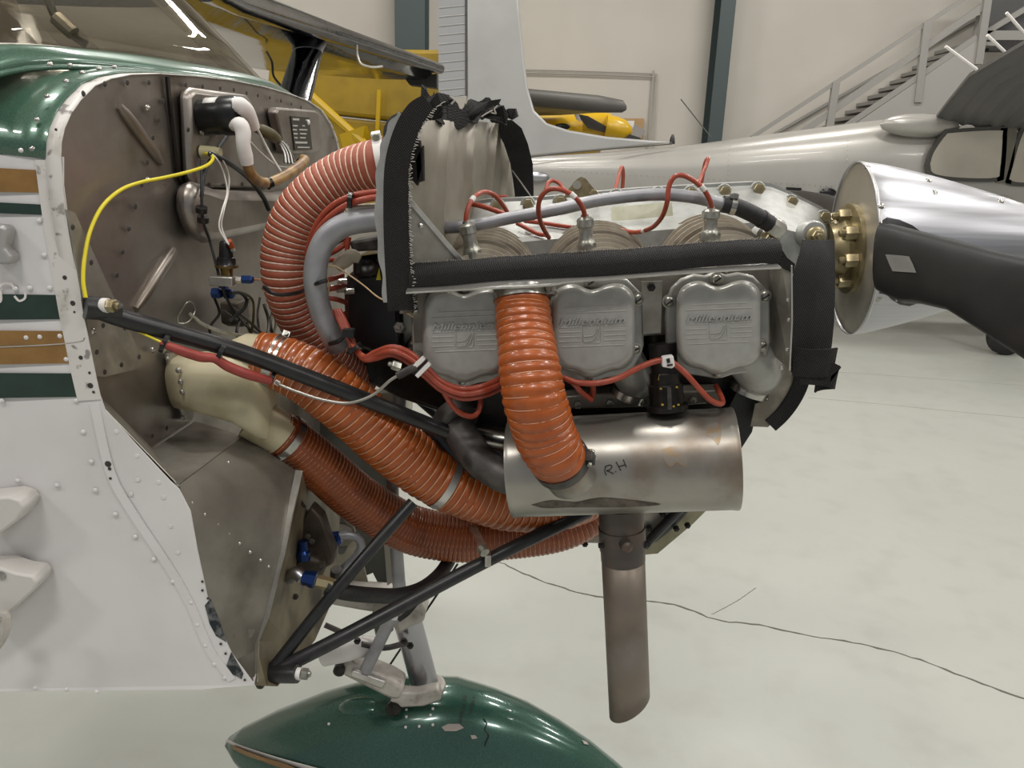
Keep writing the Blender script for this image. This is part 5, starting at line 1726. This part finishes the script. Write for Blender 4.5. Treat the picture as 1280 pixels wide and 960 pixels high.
# ================================================================== tubes and wires
ti = MB().tube(spl([P(*p) for p in ((500, 274, 1.10), (465, 275, 1.10), (432, 281, 1.10), (409, 297, 1.10), (397, 322, 1.10), (394, 352, 1.10), (400, 385, 1.11), (412, 415, 1.12), (422, 432, 1.14))], 6), .0165, 22).build('induction_tube', M_tubeg, None, 60)
tag(ti, 'fat bare grey induction tube bending down beside the brick-red hose', 'tube')
bal = thing('balance_tube', P(700, 262, 1.16), 'thin grey tube lying across the cylinder tops, ending in a black hose', 'tube')
MB().tube(spl([P(u, v, 1.165) for u, v in ((545, 285), (590, 282), (640, 272), (700, 261), (745, 251), (790, 245), (830, 243), (870, 247), (906, 256))], 6), .0092, 16).build('tube', M_tubeg, bal, 60)
bh = spl([P(u, v, y_) for u, v, y_ in ((903, 255, 1.165), (922, 259, 1.165), (944, 269, 1.17), (964, 281, 1.18))], 6)
MB().tube(bh, .0125, 18).build('rubber_hose', M_blkr, bal, 60)
MB().lathe(bh[3], bh[4] - bh[2], [(0, .0135), (.008, .0135)], 20).build('hose_clamp', M_steel, bal)
MB().box(bh[3] + A(.003, -.006, .014), .012, .01, .008).build('clamp_housing', M_steel, bal, 20, bevel=.001)
MB().lathe(bh[-1] - nrm(bh[-1] - bh[-4]) * .004, bh[-1] - bh[-4], [(0, .0145), (.02, .0145), (.028, .010), (.03, .0)], 10).build('elbow_fitting', M_alub, bal, 30)
MB().lathe(bh[-5], bh[-4] - bh[-6], [(0, .0136), (.005, .0136)], 18).build('hose_clamp', M_dkgr, bal)

lead_r = .0036


def lead(label, pts, r=lead_r, m=M_red, marks=(), group=None, name='ignition_lead'):
    q = spl([P(*p) for p in pts], 7)
    th = thing(name, q[0], label, 'ignition lead', group)
    MB().tube(q, r, 10).build('sleeve', m, th, 60)
    for f_ in marks:
        i = int(f_ * (len(q) - 2))
        MB().tube([q[i], q[i] + nrm(q[i + 1] - q[i]) * .009], r * 1.15, 10).build('number_band', M_wht, th)
    return th


lead('red ignition lead looping from the rearmost top spark plug', [(582.5, 281, 1.14), (583, 268, 1.14), (588, 253, 1.15), (597, 243, 1.17), (608, 240, 1.2), (619, 245, 1.22), (629, 257, 1.24), (636, 268, 1.25)], marks=(.33,))
lead('red ignition lead looping from the middle top spark plug', [(731.5, 273, 1.14), (729, 262, 1.13), (722, 250, 1.12), (711, 241, 1.12), (697, 236, 1.12), (684, 238, 1.125), (675, 249, 1.13), (673, 264, 1.14), (677, 281, 1.17), (686, 297, 1.22)], marks=(.27,))
lead('red ignition lead looping from the front top spark plug', [(890, 262, 1.14), (887, 250, 1.13), (879, 236, 1.12), (866, 225, 1.12), (852, 219, 1.12), (842, 222, 1.12), (836, 234, 1.12), (834, 252, 1.12), (828, 270, 1.14), (817, 283, 1.18), (803, 289, 1.22), (790, 290, 1.24), (772, 287, 1.27)], marks=(.16, .83))
lead('red ignition lead standing up behind the front spark plug', [(868, 240, 1.42), (876, 222, 1.45), (883, 206, 1.47), (885, 198, 1.48), (881, 205, 1.5), (877, 228, 1.52)])
lead('short red ignition lead loop standing above the crankcase middle', [(769, 237, 1.42), (773, 222, 1.45), (777, 209, 1.47), (779, 217, 1.49), (778, 236, 1.5)])
lead('red ignition lead arched behind the lifting eye', [(682, 240, 1.42), (685, 229, 1.44), (692, 226, 1.45), (701, 231, 1.44), (706, 240, 1.42)])
lead('red ignition lead running low behind the rear spark plug', [(586, 254, 1.34), (600, 257, 1.33), (616, 262, 1.32), (632, 268, 1.31)], .0045)
lead('red ignition lead crossing under the grey tube beside the first cylinder', [(646, 279, 1.30), (660, 286, 1.29), (672, 292, 1.28), (682, 294, 1.27)])
lead('red ignition lead crossing under the grey tube towards the second cylinder', [(655, 276, 1.31), (680, 279, 1.31), (700, 282, 1.30), (716, 284, 1.29)])
lead('thin red ignition lead at the foot of the rear baffle wall', [(590, 236, 1.5), (610, 244, 1.5), (634, 246, 1.5)])
lead('red ignition lead upright beside the rear baffle wall', [(585, 262, 1.33), (584, 248, 1.34), (585, 236, 1.35), (588, 246, 1.36), (588, 262, 1.36)])

# lower bundle sweeping along the rocker covers
for k, (dy, y0) in enumerate(((0, 1.03), (7, 1.025), (13, 1.035))):
    labels = ['uppermost red ignition lead of the bundle under the rear rocker cover', 'middle red ignition lead of the bundle under the rear rocker cover', 'lowest red ignition lead of the bundle under the rear rocker cover']
    lead(labels[k], [(418 + 3 * k, 388, 1.12), (428 + 3 * k, 408, 1.10), (440 + 2 * k, 430 + dy * .3, 1.08), (455, 446 + dy * .2, 1.06), (470, 440 + dy * .6, 1.05), (490, 434 + dy * .7, y0), (512, 441 + dy, y0), (532, 459 + dy * .9, y0), (552, 477 + dy * .8, y0), (578, 486 + dy * .9, y0), (606, 482 + dy * .9, y0), (632, 470 + dy, y0 + .03), (660, 462 + dy, y0 + .06)], .0042)
lead('red ignition lead dipping to a lower plug below the rear rocker cover', [(556, 492, 1.06), (566, 508, 1.07), (578, 518, 1.08), (592, 520, 1.09), (599, 512, 1.10), (601, 500, 1.12)], .0042)
fo_ = lead('red ignition lead with white tie sagging under the middle and front rocker covers', [(704, 472, 1.04), (720, 478, 1.03), (745, 479, 1.03), (772, 473, 1.03), (800, 459, 1.03), (822, 451, 1.03), (838, 452, 1.03), (856, 466, 1.03), (874, 486, 1.035), (888, 500, 1.04), (900, 505, 1.05), (903, 500, 1.07), (895, 482, 1.1)], .0042)
lead('red ignition lead forked down below the middle rocker cover', [(716, 478, 1.05), (726, 490, 1.07), (739, 500, 1.09)], .0042)
lead('short red ignition lead stub below the middle rocker cover', [(741, 480, 1.07), (741, 492, 1.09), (738, 500, 1.10)], .0042)
# white clips
cl = thing('lead_clip', P(836, 455, 1.025), 'white plastic spacer clip on the red lead between front rocker covers', 'cable clip')
MB().prism([P(u, v, 1.022) for u, v in [(828, 447), (842, 445), (844, 458), (840, 461), (828, 459)]], (0, .012, 0)).build('clip_body', M_wht, cl, 20, bevel=.0015)
MB().prism([P(u, v, 1.0205) for u, v in [(833, 449), (837, 448), (838, 453), (834, 454)]], (0, .002, 0)).build('clip_slot', M_blkp, cl, 0)
MB().prism([P(u, v, 1.0205) for u, v in [(834, 456), (841, 455), (841, 457), (834, 458)]], (0, .002, 0)).build('clip_slot', M_blkp, cl, 0)
cl2 = thing('lead_clip', P(526, 462, 1.01), 'white slotted spacer clip on the red lead bundle at the rear cover', 'cable clip')
for (a, b) in (((514, 462), (530, 447)), ((521, 470), (537, 454))):
    pa, pb = P(*a, 1.012), P(*b, 1.012)
    MB().strap([pa, pb], A(1, 0, -1), .006, .010).build('clip_bar', M_wht, cl2, 0, bevel=.001)
MB().strap([P(517, 467, 1.016), P(534, 450, 1.016)], A(1, 0, -1), .003, .008).build('clip_gap', M_blkp, cl2, 0)

# upper rear leads
lead('upper red ignition lead running behind the brick-red hose to the baffle', [(486, 240, 1.10), (462, 241, 1.10), (438, 246, 1.11), (418, 256, 1.12), (402, 272, 1.13), (391, 292, 1.14), (384, 318, 1.15)], .0048)
lead('lower red ignition lead running behind the brick-red hose to the baffle', [(486, 246, 1.09), (462, 248, 1.09), (440, 254, 1.10), (422, 264, 1.11), (404, 280, 1.12), (393, 300, 1.13), (388, 330, 1.14)], .0048)
tie = MB()
for (u, v) in ((437, 250),):
    tie.lathe(P(u - 1.5, v, 1.10), A(1, 0, -.1), [(0, .011), (.006, .011)], 14)
tag(tie.build('cable_tie', M_blkp), 'black cable tie around the two red leads beside the baffle', 'cable tie')

# black magneto and red harness behind the induction tube
mg = thing('magneto', P(455, 400, 1.30), 'black magneto housing with red leads behind the grey induction tube', 'magneto')
MB().prism([P(u, v, 1.25) for u, v in [(428, 348), (440, 340), (500, 334), (505, 440), (480, 448), (430, 430)]], (0, .16, 0)).build('housing', M_blkp, mg, 30, bevel=.012)
MB().prism([P(u, v, 1.22) for u, v in [(440, 322), (470, 318), (505, 322), (505, 345), (440, 348)]], (0, .12, 0)).build('cap', M_blkp, mg, 30, bevel=.008)
MB().lathe(P(462, 335, 1.22), A(-.2, -1, .5), [(0, .016), (.004, .016), (.006, .012), (.004, .008)], 20).build('round_plug', M_dark, mg)
MB().prism([P(u, v, 1.2) for u, v in [(436, 302), (500, 292), (500, 312), (440, 315)]], (0, .06, 0)).build('top_cover', M_dkgr, mg, 30, bevel=.004)
MB().prism([P(u, v, 1.1) for u, v in [(430, 258), (484, 254), (484, 264), (432, 268)]], (0, .06, 0)).build('pale_bracket', mat('pale_alu', 'b9b5a8', .5, .3), mg, 30, bevel=.003)
MB().tube(spl([P(421, 334, 1.17), P(430, 326, 1.17), P(440, 320, 1.17), (P(450, 324, 1.17))], 4), [.0095, .012, .011, .007], 14).build('rubber_boot', mat('dirty_boot', 'b3ab98', .6), mg, 60)
MB().prism([P(u, v, 1.215) for u, v in [(474, 334), (476, 350), (470, 350)]], (0, .002, 0)).build('yellow_tag', M_yel, mg, 0)
for k, pts in enumerate(([(384, 318, 1.18), (400, 312, 1.2), (418, 304, 1.22), (434, 296, 1.24)], [(392, 322, 1.18), (410, 318, 1.2), (428, 308, 1.22), (437, 298, 1.22)], [(436, 296, 1.2), (434, 310, 1.2), (434, 318, 1.2)], [(404, 352, 1.2), (416, 348, 1.2), (428, 344, 1.23)], [(408, 362, 1.2), (418, 360, 1.2), (430, 356, 1.24)], [(408, 372, 1.2), (420, 374, 1.2), (432, 378, 1.24)], [(404, 326, 1.18), (414, 325, 1.19), (426, 326, 1.2)], [(414, 390, 1.16), (420, 396, 1.17), (432, 392, 1.24)])):
    wire('lead_stub', pts, .0042, M_red, mg)
for (u, v) in ((424, 360), (433, 352), (432, 362), (442, 364)):
    MB().lathe(P(u, v, 1.24), A(-1, -.6, 0), [(0, .005), (.014, .005)], 8).build('terminal', M_alub, mg)
MB().prism([P(u, v, 1.30) for u, v in [(430, 440), (520, 430), (560, 470), (560, 520), (500, 500), (440, 470)]], (0, .12, 0)).build('accessory_case', M_dark, mg, 30, bevel=.01)
MB().hexnut(P(502, 410, 1.24), A(-.3, -1, .3), .010, .012).build('hex_plug', M_alub, mg)
wi = MB().tube(spl([P(*p) for p in ((409, 378, 1.13), (411, 355, 1.13), (404, 336, 1.13), (418, 333, 1.13), (434, 342, 1.13), (455, 357, 1.12), (472, 371, 1.10), (490, 380, 1.08), (516, 396, 1.06))], 6), .0011, 8).build('thin_wire', mat('cream_wire', 'd8b98a', .5), None, 60)
tag(wi, 'thin cream wire curving in front of the black magneto to the baffle', 'wire')

# ---------------- ties around hose and tube
tp = MB()
tp.tube(spl([P(u, v, y_) for u, v, y_ in ((330, 358, 1.15), (345, 368, 1.145), (372, 366, 1.14), (395, 355, 1.085), (409, 350, 1.08))], 6), .0030, 8)
tag(tp.build('cable_tie', M_blkp), 'long black cable tie joining the brick-red hose to the grey tube', 'cable tie')
t2 = MB()
t2.tube(spl([P(u, v, y_) for u, v, y_ in ((412, 430, 1.10), (424, 426, 1.09), (434, 416, 1.09), (442, 412, 1.08))], 5), .0035, 8)
t2.box(P(436, 416, 1.075), .016, .012, .012)
tag(t2.build('cable_tie', M_blkp), 'black cable tie holding the red lead bundle to the grey induction tube end', 'cable tie')
tag(MB().lathe(P(441, 434, 1.07), A(.6, 0, -.8), [(0, .013), (.005, .013)], 14).build('cable_tie', M_blkp), 'small black cable tie around the red bundle just above its bend', 'cable tie')

# ---------------- red sleeve strapped under the upper mount tube, yellow wire
rs = thing('wire_sleeve', P(270, 450, 1.0), 'faded red sleeve tied with black straps beneath the upper mount tube', 'wire sleeve')
MB().tube(spl([P(*p) for p in ((200, 428, .955), (225, 438, .965), (250, 446, .98), (268, 448, .99), (285, 458, 1.0), (310, 468, 1.01), (338, 476, 1.03))], 6), [.004, .0065, .0068, .0062, .007, .0072, .006], 10).build('sleeve', M_redsl, rs, 60)
for (u, v, y_) in ((208, 430, .965), (277, 443, 1.0), (341, 474, 1.035)):
    MB().lathe(P(u, v, y_) - A(.004, 0, -.002), A(1, .15, -.5), [(0, .0135 if u != 341 else .0085), (.006, .0135 if u != 341 else .0085)], 14).build('strap', M_blkp, rs)
wire('braided_cable', [(344, 477, 1.03), (352, 482, 1.02), (372, 490, 1.015), (400, 499, 1.01), (430, 504, 1.01), (452, 500, 1.01), (470, 491, 1.01), (487, 476, 1.01), (500, 468, 1.01)], .0022, mat('braid_steel', '9c9890', .35, .7), rs)
MB().tube([P(344, 477, 1.03), P(349, 480, 1.03)], .0038, 8).build('wire_ferrule', M_wht, rs)
MB().tube(spl([P(497, 470, 1.01), P(512, 462, 1.01), P(520, 458, 1.012)], 3), .0055, 10).build('cable_end', M_dkgr, rs)
MB().hexnut(P(500, 459, 1.03), A(-1, -.3, .4), .007, .012).build('end_nut', M_plug, rs)
yw_ = MB().tube(spl([W(u, v, o_) for u, v, o_ in ((256, 192, .03), (264, 194, .05), (266, 199, .06), (258, 207, .06), (235, 215, .05), (205, 222, .03), (175, 228, .02), (150, 238, .015), (128, 258, .012), (113, 288, .01), (106, 320, .01), (104, 350, .012), (107, 372, .016))], 8), .0024, 10).build('yellow_wire', M_yel, None, 60)
tag(yw_, 'bright yellow wire bowed across the bare firewall', 'wire')
yw2 = MB().tube(spl([P(u, v, .955) for u, v in ((170, 413), (185, 420), (202, 428))], 4), .0016, 8).build('yellow_wire', M_yel, None, 60)
tag(yw2, 'short yellow wire end entering the red sleeve', 'wire')

# ---------------- relay with white boots on the firewall
ry = thing('starter_relay', W(262, 145, .02), 'black cylindrical relay with white labels and white rubber boots on the firewall', 'relay')
pb_, pf_ = W(252, 147, .02), W(284, 143, .075)
dr = nrm(FWN * .97 + A(0, 0, .08))
MB().lathe(W(262, 146, .03), dr, [(-.01, .027), (.0, .027), (.022, .027), (.023, .029), (.045, .029), (.05, .026)], 28).build('can', M_blkp, ry, 40)
MB().prism([W(u, v, .019) for u, v in [(249, 126), (256, 121), (266, 160), (262, 168), (250, 166)]], FWN * .006).build('base_plate', M_blkp, ry, 20, bevel=.002)
c0 = W(262, 146, .03)
uu, ww = nrm(np.cross(ZUP, dr)), None
ww = np.cross(dr, uu)
for (a0, a1, m_) in ((1.9, 2.5, M_paper), (3.5, 4.1, M_pale)):
    q = [c0 + dr * s + .0274 * (uu * math.cos(a) + ww * math.sin(a)) for s, aa in ((.001, np.linspace(a0, a1, 6)), (.021, np.linspace(a1, a0, 6))) for a in aa]
    qq = []
    MB().rings([[c0 + dr * s + .0275 * (-uu * math.cos(a) + ww * math.sin(a)) for a in np.linspace(a0 - 1.2, a1 - 1.2, 6)] for s in (.001, .021)], closed=False, caps=False).build('label', m_, ry, 40, solid=.0004)
MB().tube(spl([W(u, v, o_) for u, v, o_ in ((290, 131, .075), (300, 132, .085), (309, 140, .09), (316, 155, .09), (318, 160, .09))], 6), [.009, .0125, .0115, .0095, .0085], 16).build('boot', M_wht, ry, 60)
MB().tube(spl([W(u, v, o_) for u, v, o_ in ((292, 157, .075), (300, 156, .09), (304, 166, .095), (304, 180, .095), (307, 195, .095), (309, 205, .095))], 6), [.008, .0115, .0115, .0105, .011, .0095], 16).build('boot', M_wht, ry, 60)
for (u, v) in ((252, 165), (259, 126), (268, 167)):
    MB().dome(W(u, v, .022), FWN, .005, .004, 10).build('screw', M_plug, ry)
cb = thing('battery_cable', W(310, 215, .09), 'heavy tan sleeved cable bending from the lower white boot', 'cable')
MB().tube(spl([W(u, v, o_) for u, v, o_ in ((309, 203, .095), (313, 216, .095), (324, 227, .095), (338, 228, .10), (358, 219, .11), (374, 208, .11), (381, 200, .10), (377, 197, .09))], 6), [.0075, .008, .0085, .0085, .009, .009, .0085, .006], 14).build('sleeve', M_tan, cb, 60)
for (u, v) in ((336, 229), (377, 204)):
    MB().lathe(W(u, v, .10), A(.5, .6, .3), [(-.004, .0098), (.004, .0098)], 12).build('tie', M_blkp, cb)
hw_ = thing('wire_harness', W(345, 180, .04), 'olive sleeved harness fanning into striped wires beside the data plate box', 'wire harness')
MB().tube(spl([W(u, v, o_) for u, v, o_ in ((319, 160, .03), (328, 163, .05), (338, 168, .06), (346, 174, .06))], 5), [.007, .010, .0105, .009], 14).build('sleeve', M_olive, hw_, 60)
for k in range(7):
    o_ = k * 2.6
    MB().tube(spl([W(345 + k * .7 - 2, 170 + k * 1.4, .06), W(356 - o_ * .3, 178 + o_ * .4, .07), W(364 - o_ * .6, 190 + o_ * .2, .08), W(368 - o_ * .8, 205 - o_ * .1, .09)], 5), .0013, 6).build('strand', M_wire if k % 2 else M_blkp, hw_, 60)
for nm, pts, r, m_, lab in (
    ('white_wire', ((312, 176, .06), (325, 190, .06), (345, 206, .07), (360, 209, .08), (368, 204, .09)), .0012, M_wire, 'thin white wire slanting below the white boots to the tan sleeve'),
    ('white_wire', ((320, 158, .07), (330, 178, .07), (342, 200, .08), (352, 216, .09)), .0022, M_wire, 'thicker white wire hanging from the upper white boot'),
    ('white_wire', ((262, 190, .05), (272, 200, .06), (280, 218, .06), (284, 240, .07), (278, 262, .08), (274, 284, .08), (284, 304, .09)), .0012, M_wire, 'left white wire drooping from the grommet to the pressure switch'),
    ('white_wire', ((264, 189, .05), (278, 200, .06), (286, 220, .06), (285, 242, .07), (280, 262, .08), (277, 284, .08), (286, 306, .09)), .0012, M_wire, 'right white wire drooping from the grommet to the pressure switch'),
    ('black_cable', ((262, 192, .05), (285, 203, .06), (310, 222, .05), (328, 245, .05), (336, 262, .05)), .0042, M_blkr, 'thick black cable slanting right below the black relay'),
    ('black_cable', ((290, 160, .03), (278, 178, .03), (268, 192, .03), (256, 215, .03), (252, 245, .045)), .0032, M_blkr, 'black cable dropping from the relay to the firewall clip'),
    ('black_cable', ((252, 200, .045), (252, 240, .05), (254, 276, .05), (262, 300, .05), (270, 330, .06), (278, 360, .07), (290, 385, .07), (305, 405, .06)), .0022, M_blkr, 'long thin black cable hanging down past the pressure switch'),
    ('copper_line', ((312, 349, .08), (322, 349.5, .08), (335, 350, .08)), .0018, mat('copper_tube', 'a5714a', .4, .6), 'short copper line leaving the blue fitting'),
    ('ball_chain', ((238, 393, .05), (255, 406, .06), (280, 415, .08), (310, 421, .10), (334, 425, .11)), .0018, M_plug, 'beaded steel control cable drooping above the cream duct'),
    ('black_hose_line', ((288, 366, .08), (300, 366, .08), (308, 374, .08), (305, 386, .08), (292, 396, .07), (286, 402, .07)), .0028, M_blkr, 'black line looping from the blue fittings'),
    ('olive_line', ((290, 365, .08), (306, 367, .08), (316, 376, .08), (317, 395, .08), (314, 420, .07)), .0022, M_olive, 'olive line turning down right of the blue fittings'),
    ('grey_control_line', ((290, 384, .05), (312, 402, .05), (330, 420, .06), (345, 440, .06)), .0028, M_dkgr, 'grey control line slanting down to the hose clamp'),
    ('grey_control_line', ((278, 388, .05), (300, 402, .05), (318, 414, .06), (335, 424, .06)), .0022, M_dkgr, 'thinner grey control line slanting behind the black loop'),
    ('grey_control_line', ((325, 372, .04), (322, 395, .04), (326, 425, .05)), .0022, M_dkgr, 'short upright grey control line by the hose tie'),
    ('dark_control_line', ((337, 372, .05), (345, 400, .05), (340, 425, .06)), .0025, M_olive, 'dark olive line upright behind the brick-red hose'),
    ('dark_control_line', ((347, 395, .05), (356, 420, .06), (352, 440, .07)), .0025, M_olive, 'dark olive line lower behind the brick-red hose'),
    ('control_cable', ((300, 398, .06), (296, 415, .07), (300, 432, .08)), .0025, M_dkgr, 'short dark cable dropping left of the cream duct mouth'),
    ('control_cable', ((268, 372, .05), (274, 392, .05), (262, 410, .05), (268, 430, .05)), .0022, M_dark, 'crooked dark cable below the blue fittings'),
    ('control_cable', ((330, 380, .05), (336, 405, .06), (330, 440, .07)), .003, M_dkgr, 'upright dark cable between hose tie and cream duct'),
    ('control_cable', ((344, 380, .04), (338, 405, .05), (346, 432, .06)), .003, M_fwd, 'grimy cable upright against the brick-red hose'),
    ('control_cable', ((312, 374, .03), (308, 400, .04), (320, 432, .05)), .0025, M_olive, 'olive cable slanting behind the black loop'),
    ('wire_hanger', ((222, 396, .03), (232, 380, .05), (240, 378, .05), (244, 388, .04), (236, 402, .04), (224, 404, .03), (222, 396, .03)), .0011, M_plug, 'bent wire loop hooked on the firewall above the mount tube'),
):
    q = spl([W(*p) for p in pts], 6)
    if nm == 'ball_chain':
        q2, L2_ = resample(q, 46)
        th = thing(nm, q2[0], lab, 'cable')
        MB().tube(q2, .0014, 6).build('core', M_plug, th)
        bc = MB()
        for p in q2:
            bc.ball(p, .0030, 6, 4)
        o = bc.build('beads', M_plug, th)
        o['kind'] = 'stuff'
    else:
        tag(MB().tube(q, r, 8).build(nm, m_, None, 60), lab, 'wire' if 'wire' in nm else 'cable')
# clips where the black cable is held
for (u, v, l_) in ((252, 262, 'upper dark clip on the hanging black cable over the pressed panel'), (254, 274, 'lower dark clip on the hanging black cable over the pressed panel')):
    tag(MB().lathe(W(u, v, .05), A(.2, -.3, 1), [(-.004, .0085), (.004, .0085)], 12).build('cable_clip', M_dark), l_, 'cable clip')
gr = tag(MB().lathe(W(252, 190, .02), FWN, [(0, .010), (.02, .009), (.03, .007)], 14).build('grommet', mat('cream_grommet', 'b9b08a', .6)), 'cream grommet where yellow and white wires leave the firewall', 'grommet')

# ---------------- pressure switch and fittings
ps = thing('pressure_switch', W(283, 340, .07), 'black capped brass pressure switch with an orange terminal on a silver block', 'pressure switch')
b0 = W(284, 345, .075)
MB().lathe(b0, A(.02, 0, 1), [(-.006, .006), (.0, .008), (.012, .0095), (.013, .016), (.0165, .0165), (.0175, .015), (.018, .0145), (.028, .0135), (.029, .0108), (.050, .0088), (.053, .006)], 24).build('cap', M_blkp, ps, 40)
MB().lathe(b0, A(.02, 0, 1), [(-.007, .0068), (.0, .0085), (.0125, .0098), (.0135, .0172), (.0168, .0172)], 24).build('brass_base', M_brass, ps, 40)
MB().tube([W(286, 301, .088), W(290, 309, .088)], .004, 10).build('orange_terminal', mat('orange_insulator', 'a8451d', .5), ps)
MB().hexnut(W(291, 313, .088), A(.5, -1, .2), .004, .005).build('terminal_nut', M_plug, ps)
bl_ = W(279, 351, .075)
MB().box(bl_, .036, .018, .014, (FWN, FWT, ZUP)).build('manifold_block', M_alub, ps, 20, bevel=.0015)
for (u, v, o_, m_, L_, r_) in ((263, 349, .05, M_steel, .012, .0055), (296, 350, .10, M_alub, .008, .0055), (303, 349, .108, M_blue, .016, .0065), (266, 366, .05, M_blue, .014, .0085), (276, 363, .055, M_blue, .010, .010), (281, 367, .065, M_blue, .014, .008)):
    MB().lathe(W(u, v, o_), FWN, [(0, r_), (L_ * .85, r_), (L_, r_ * .8)], 6).build('fitting', m_, ps, 20)
MB().prism([W(u, v, .02) for u, v in [(274, 378), (288, 372), (292, 395), (284, 408), (276, 404)]], FWN * .03).build('bracket', M_fwd, ps, 20, bevel=.003)
kn = tag(MB().tube([W(328, 358, .10), W(337, 363, .11)], .0048, 10).build('cable_fitting', M_plug), 'small bright cable end fitting left of the brick-red hose tie', 'fitting')

# ---------------- gascolator and blue fittings in the tunnel
gc = thing('fuel_strainer', P(385, 690, 1.15), 'grimy fuel strainer with blue fittings and a curled metal line in the nose bay', 'fuel strainer')
GM = mat('grimy_brown_metal', '4c4339', .5, .4, '38312a', 30)
MB().prism([P(u, v, 1.15) for u, v in [(372, 660), (388, 634), (402, 648), (410, 672), (418, 692), (416, 706), (404, 712), (394, 690), (380, 690)]], (0, .03, 0)).build('bracket', GM, gc, 25, bevel=.004)
MB().prism([P(u, v, 1.12) for u, v in [(362, 704), (380, 694), (402, 702), (404, 722), (384, 730), (362, 724)]], (0, .06, 0)).build('body', GM, gc, 25, bevel=.008)
MB().lathe(P(379, 690, 1.12), ZUP, [(-.012, .011), (.0, .011), (.004, .008), (.02, .007)], 12).build('fitting', M_blue, gc, 25)
MB().tube(spl([P(362, 722, 1.07), P(370, 716, 1.06), P(378, 722, 1.055)], 4), .0105, 14).build('elbow', M_polish, gc, 60)
MB().lathe(P(379, 722, 1.055), A(1, -.1, -.12), [(0, .0115), (.010, .0115), (.010, .013), (.018, .013), (.020, .011)], 6).build('fitting', M_blue, gc, 20)
MB().lathe(P(397, 727, 1.053), A(1, -.1, -.15), [(0, .0105), (.018, .0105), (.026, .0095)], 6).build('hose_nut', mat('pale_brass', 'b5a883', .3, .7), gc, 20)
MB().lathe(P(410, 674, 1.2), A(1, 0, .15), [(0, .013), (.02, .013), (.024, .009)], 8).build('fitting', M_blue, gc, 20)
MB().tube(spl([P(u, v, 1.2) for u, v in ((424, 670), (438, 669), (449, 674), (451, 686), (443, 698), (432, 708), (420, 720))], 6), .0075, 12).build('curled_line', M_tubeg, gc, 60)
MB().lathe(P(420, 717, 1.19), A(.2, -.3, 1), [(-.006, .010), (.010, .010)], 8).build('fitting', M_dkgr, gc, 20)
for (u, v) in ((385, 670), (390, 676), (366, 690), (402, 708), (370, 745)):
    MB().hexnut(P(u, v, 1.12), A(0, -1, 0), .005, .005).build('nut', M_dkgr, gc)
fh_ = MB().tube(spl([P(*p) for p in ((408, 733, 1.05), (430, 740, 1.055), (465, 744, 1.09), (500, 744, 1.13), (530, 734, 1.18), (552, 715, 1.24), (566, 690, 1.28), (572, 670, 1.30))], 7), .0125, 16).build('fuel_hose', M_blkr, None, 60)
tag(fh_, 'thick black rubber hose curving under the two black braces', 'hose')
for nm, pts, r, m_, lab in (('black_cable', ((362, 588, 1.13), (364, 605, 1.13), (372, 620, 1.13), (381, 634, 1.13)), .0022, M_blkp, 'thin black cable hanging beside the bay corner strip'),
                            ('black_cable', ((385, 596, 1.2), (378, 620, 1.18), (377, 640, 1.16)), .0025, M_blkp, 'second black cable hanging into the fuel strainer'),
                            ('blue_tipped_rod', ((340, 786, 1.15), (338, 800, 1.15), (336, 830, 1.14)), .004, M_steel, 'short steel rod with blue nut below the black braces')):
    tag(MB().tube(spl([P(*p) for p in pts], 5), r, 8).build(nm, m_, None, 60), lab, 'cable' if 'cable' in nm else 'rod')
# steel strap holding the lower hose to the brace
ss = thing('support_strap', P(600, 690, 1.11), 'narrow steel strap hanging the lower hose from the black brace', 'strap')
MB().strap([P(590, 656, 1.16), P(598, 672, 1.13), (P(607, 690, 1.10))], A(1, 0, .3), .012, .002).build('band', M_steel, ss, 0)
MB().lathe(P(604, 688, 1.09), A(.5, -.8, -.3), [(-.006, .008), (.006, .008)], 12).build('clamp_screw', M_plug, ss)
MB().box(P(610, 698, 1.10), .010, .02, .022).build('clamp_end', M_steel, ss, 0, bevel=.002)
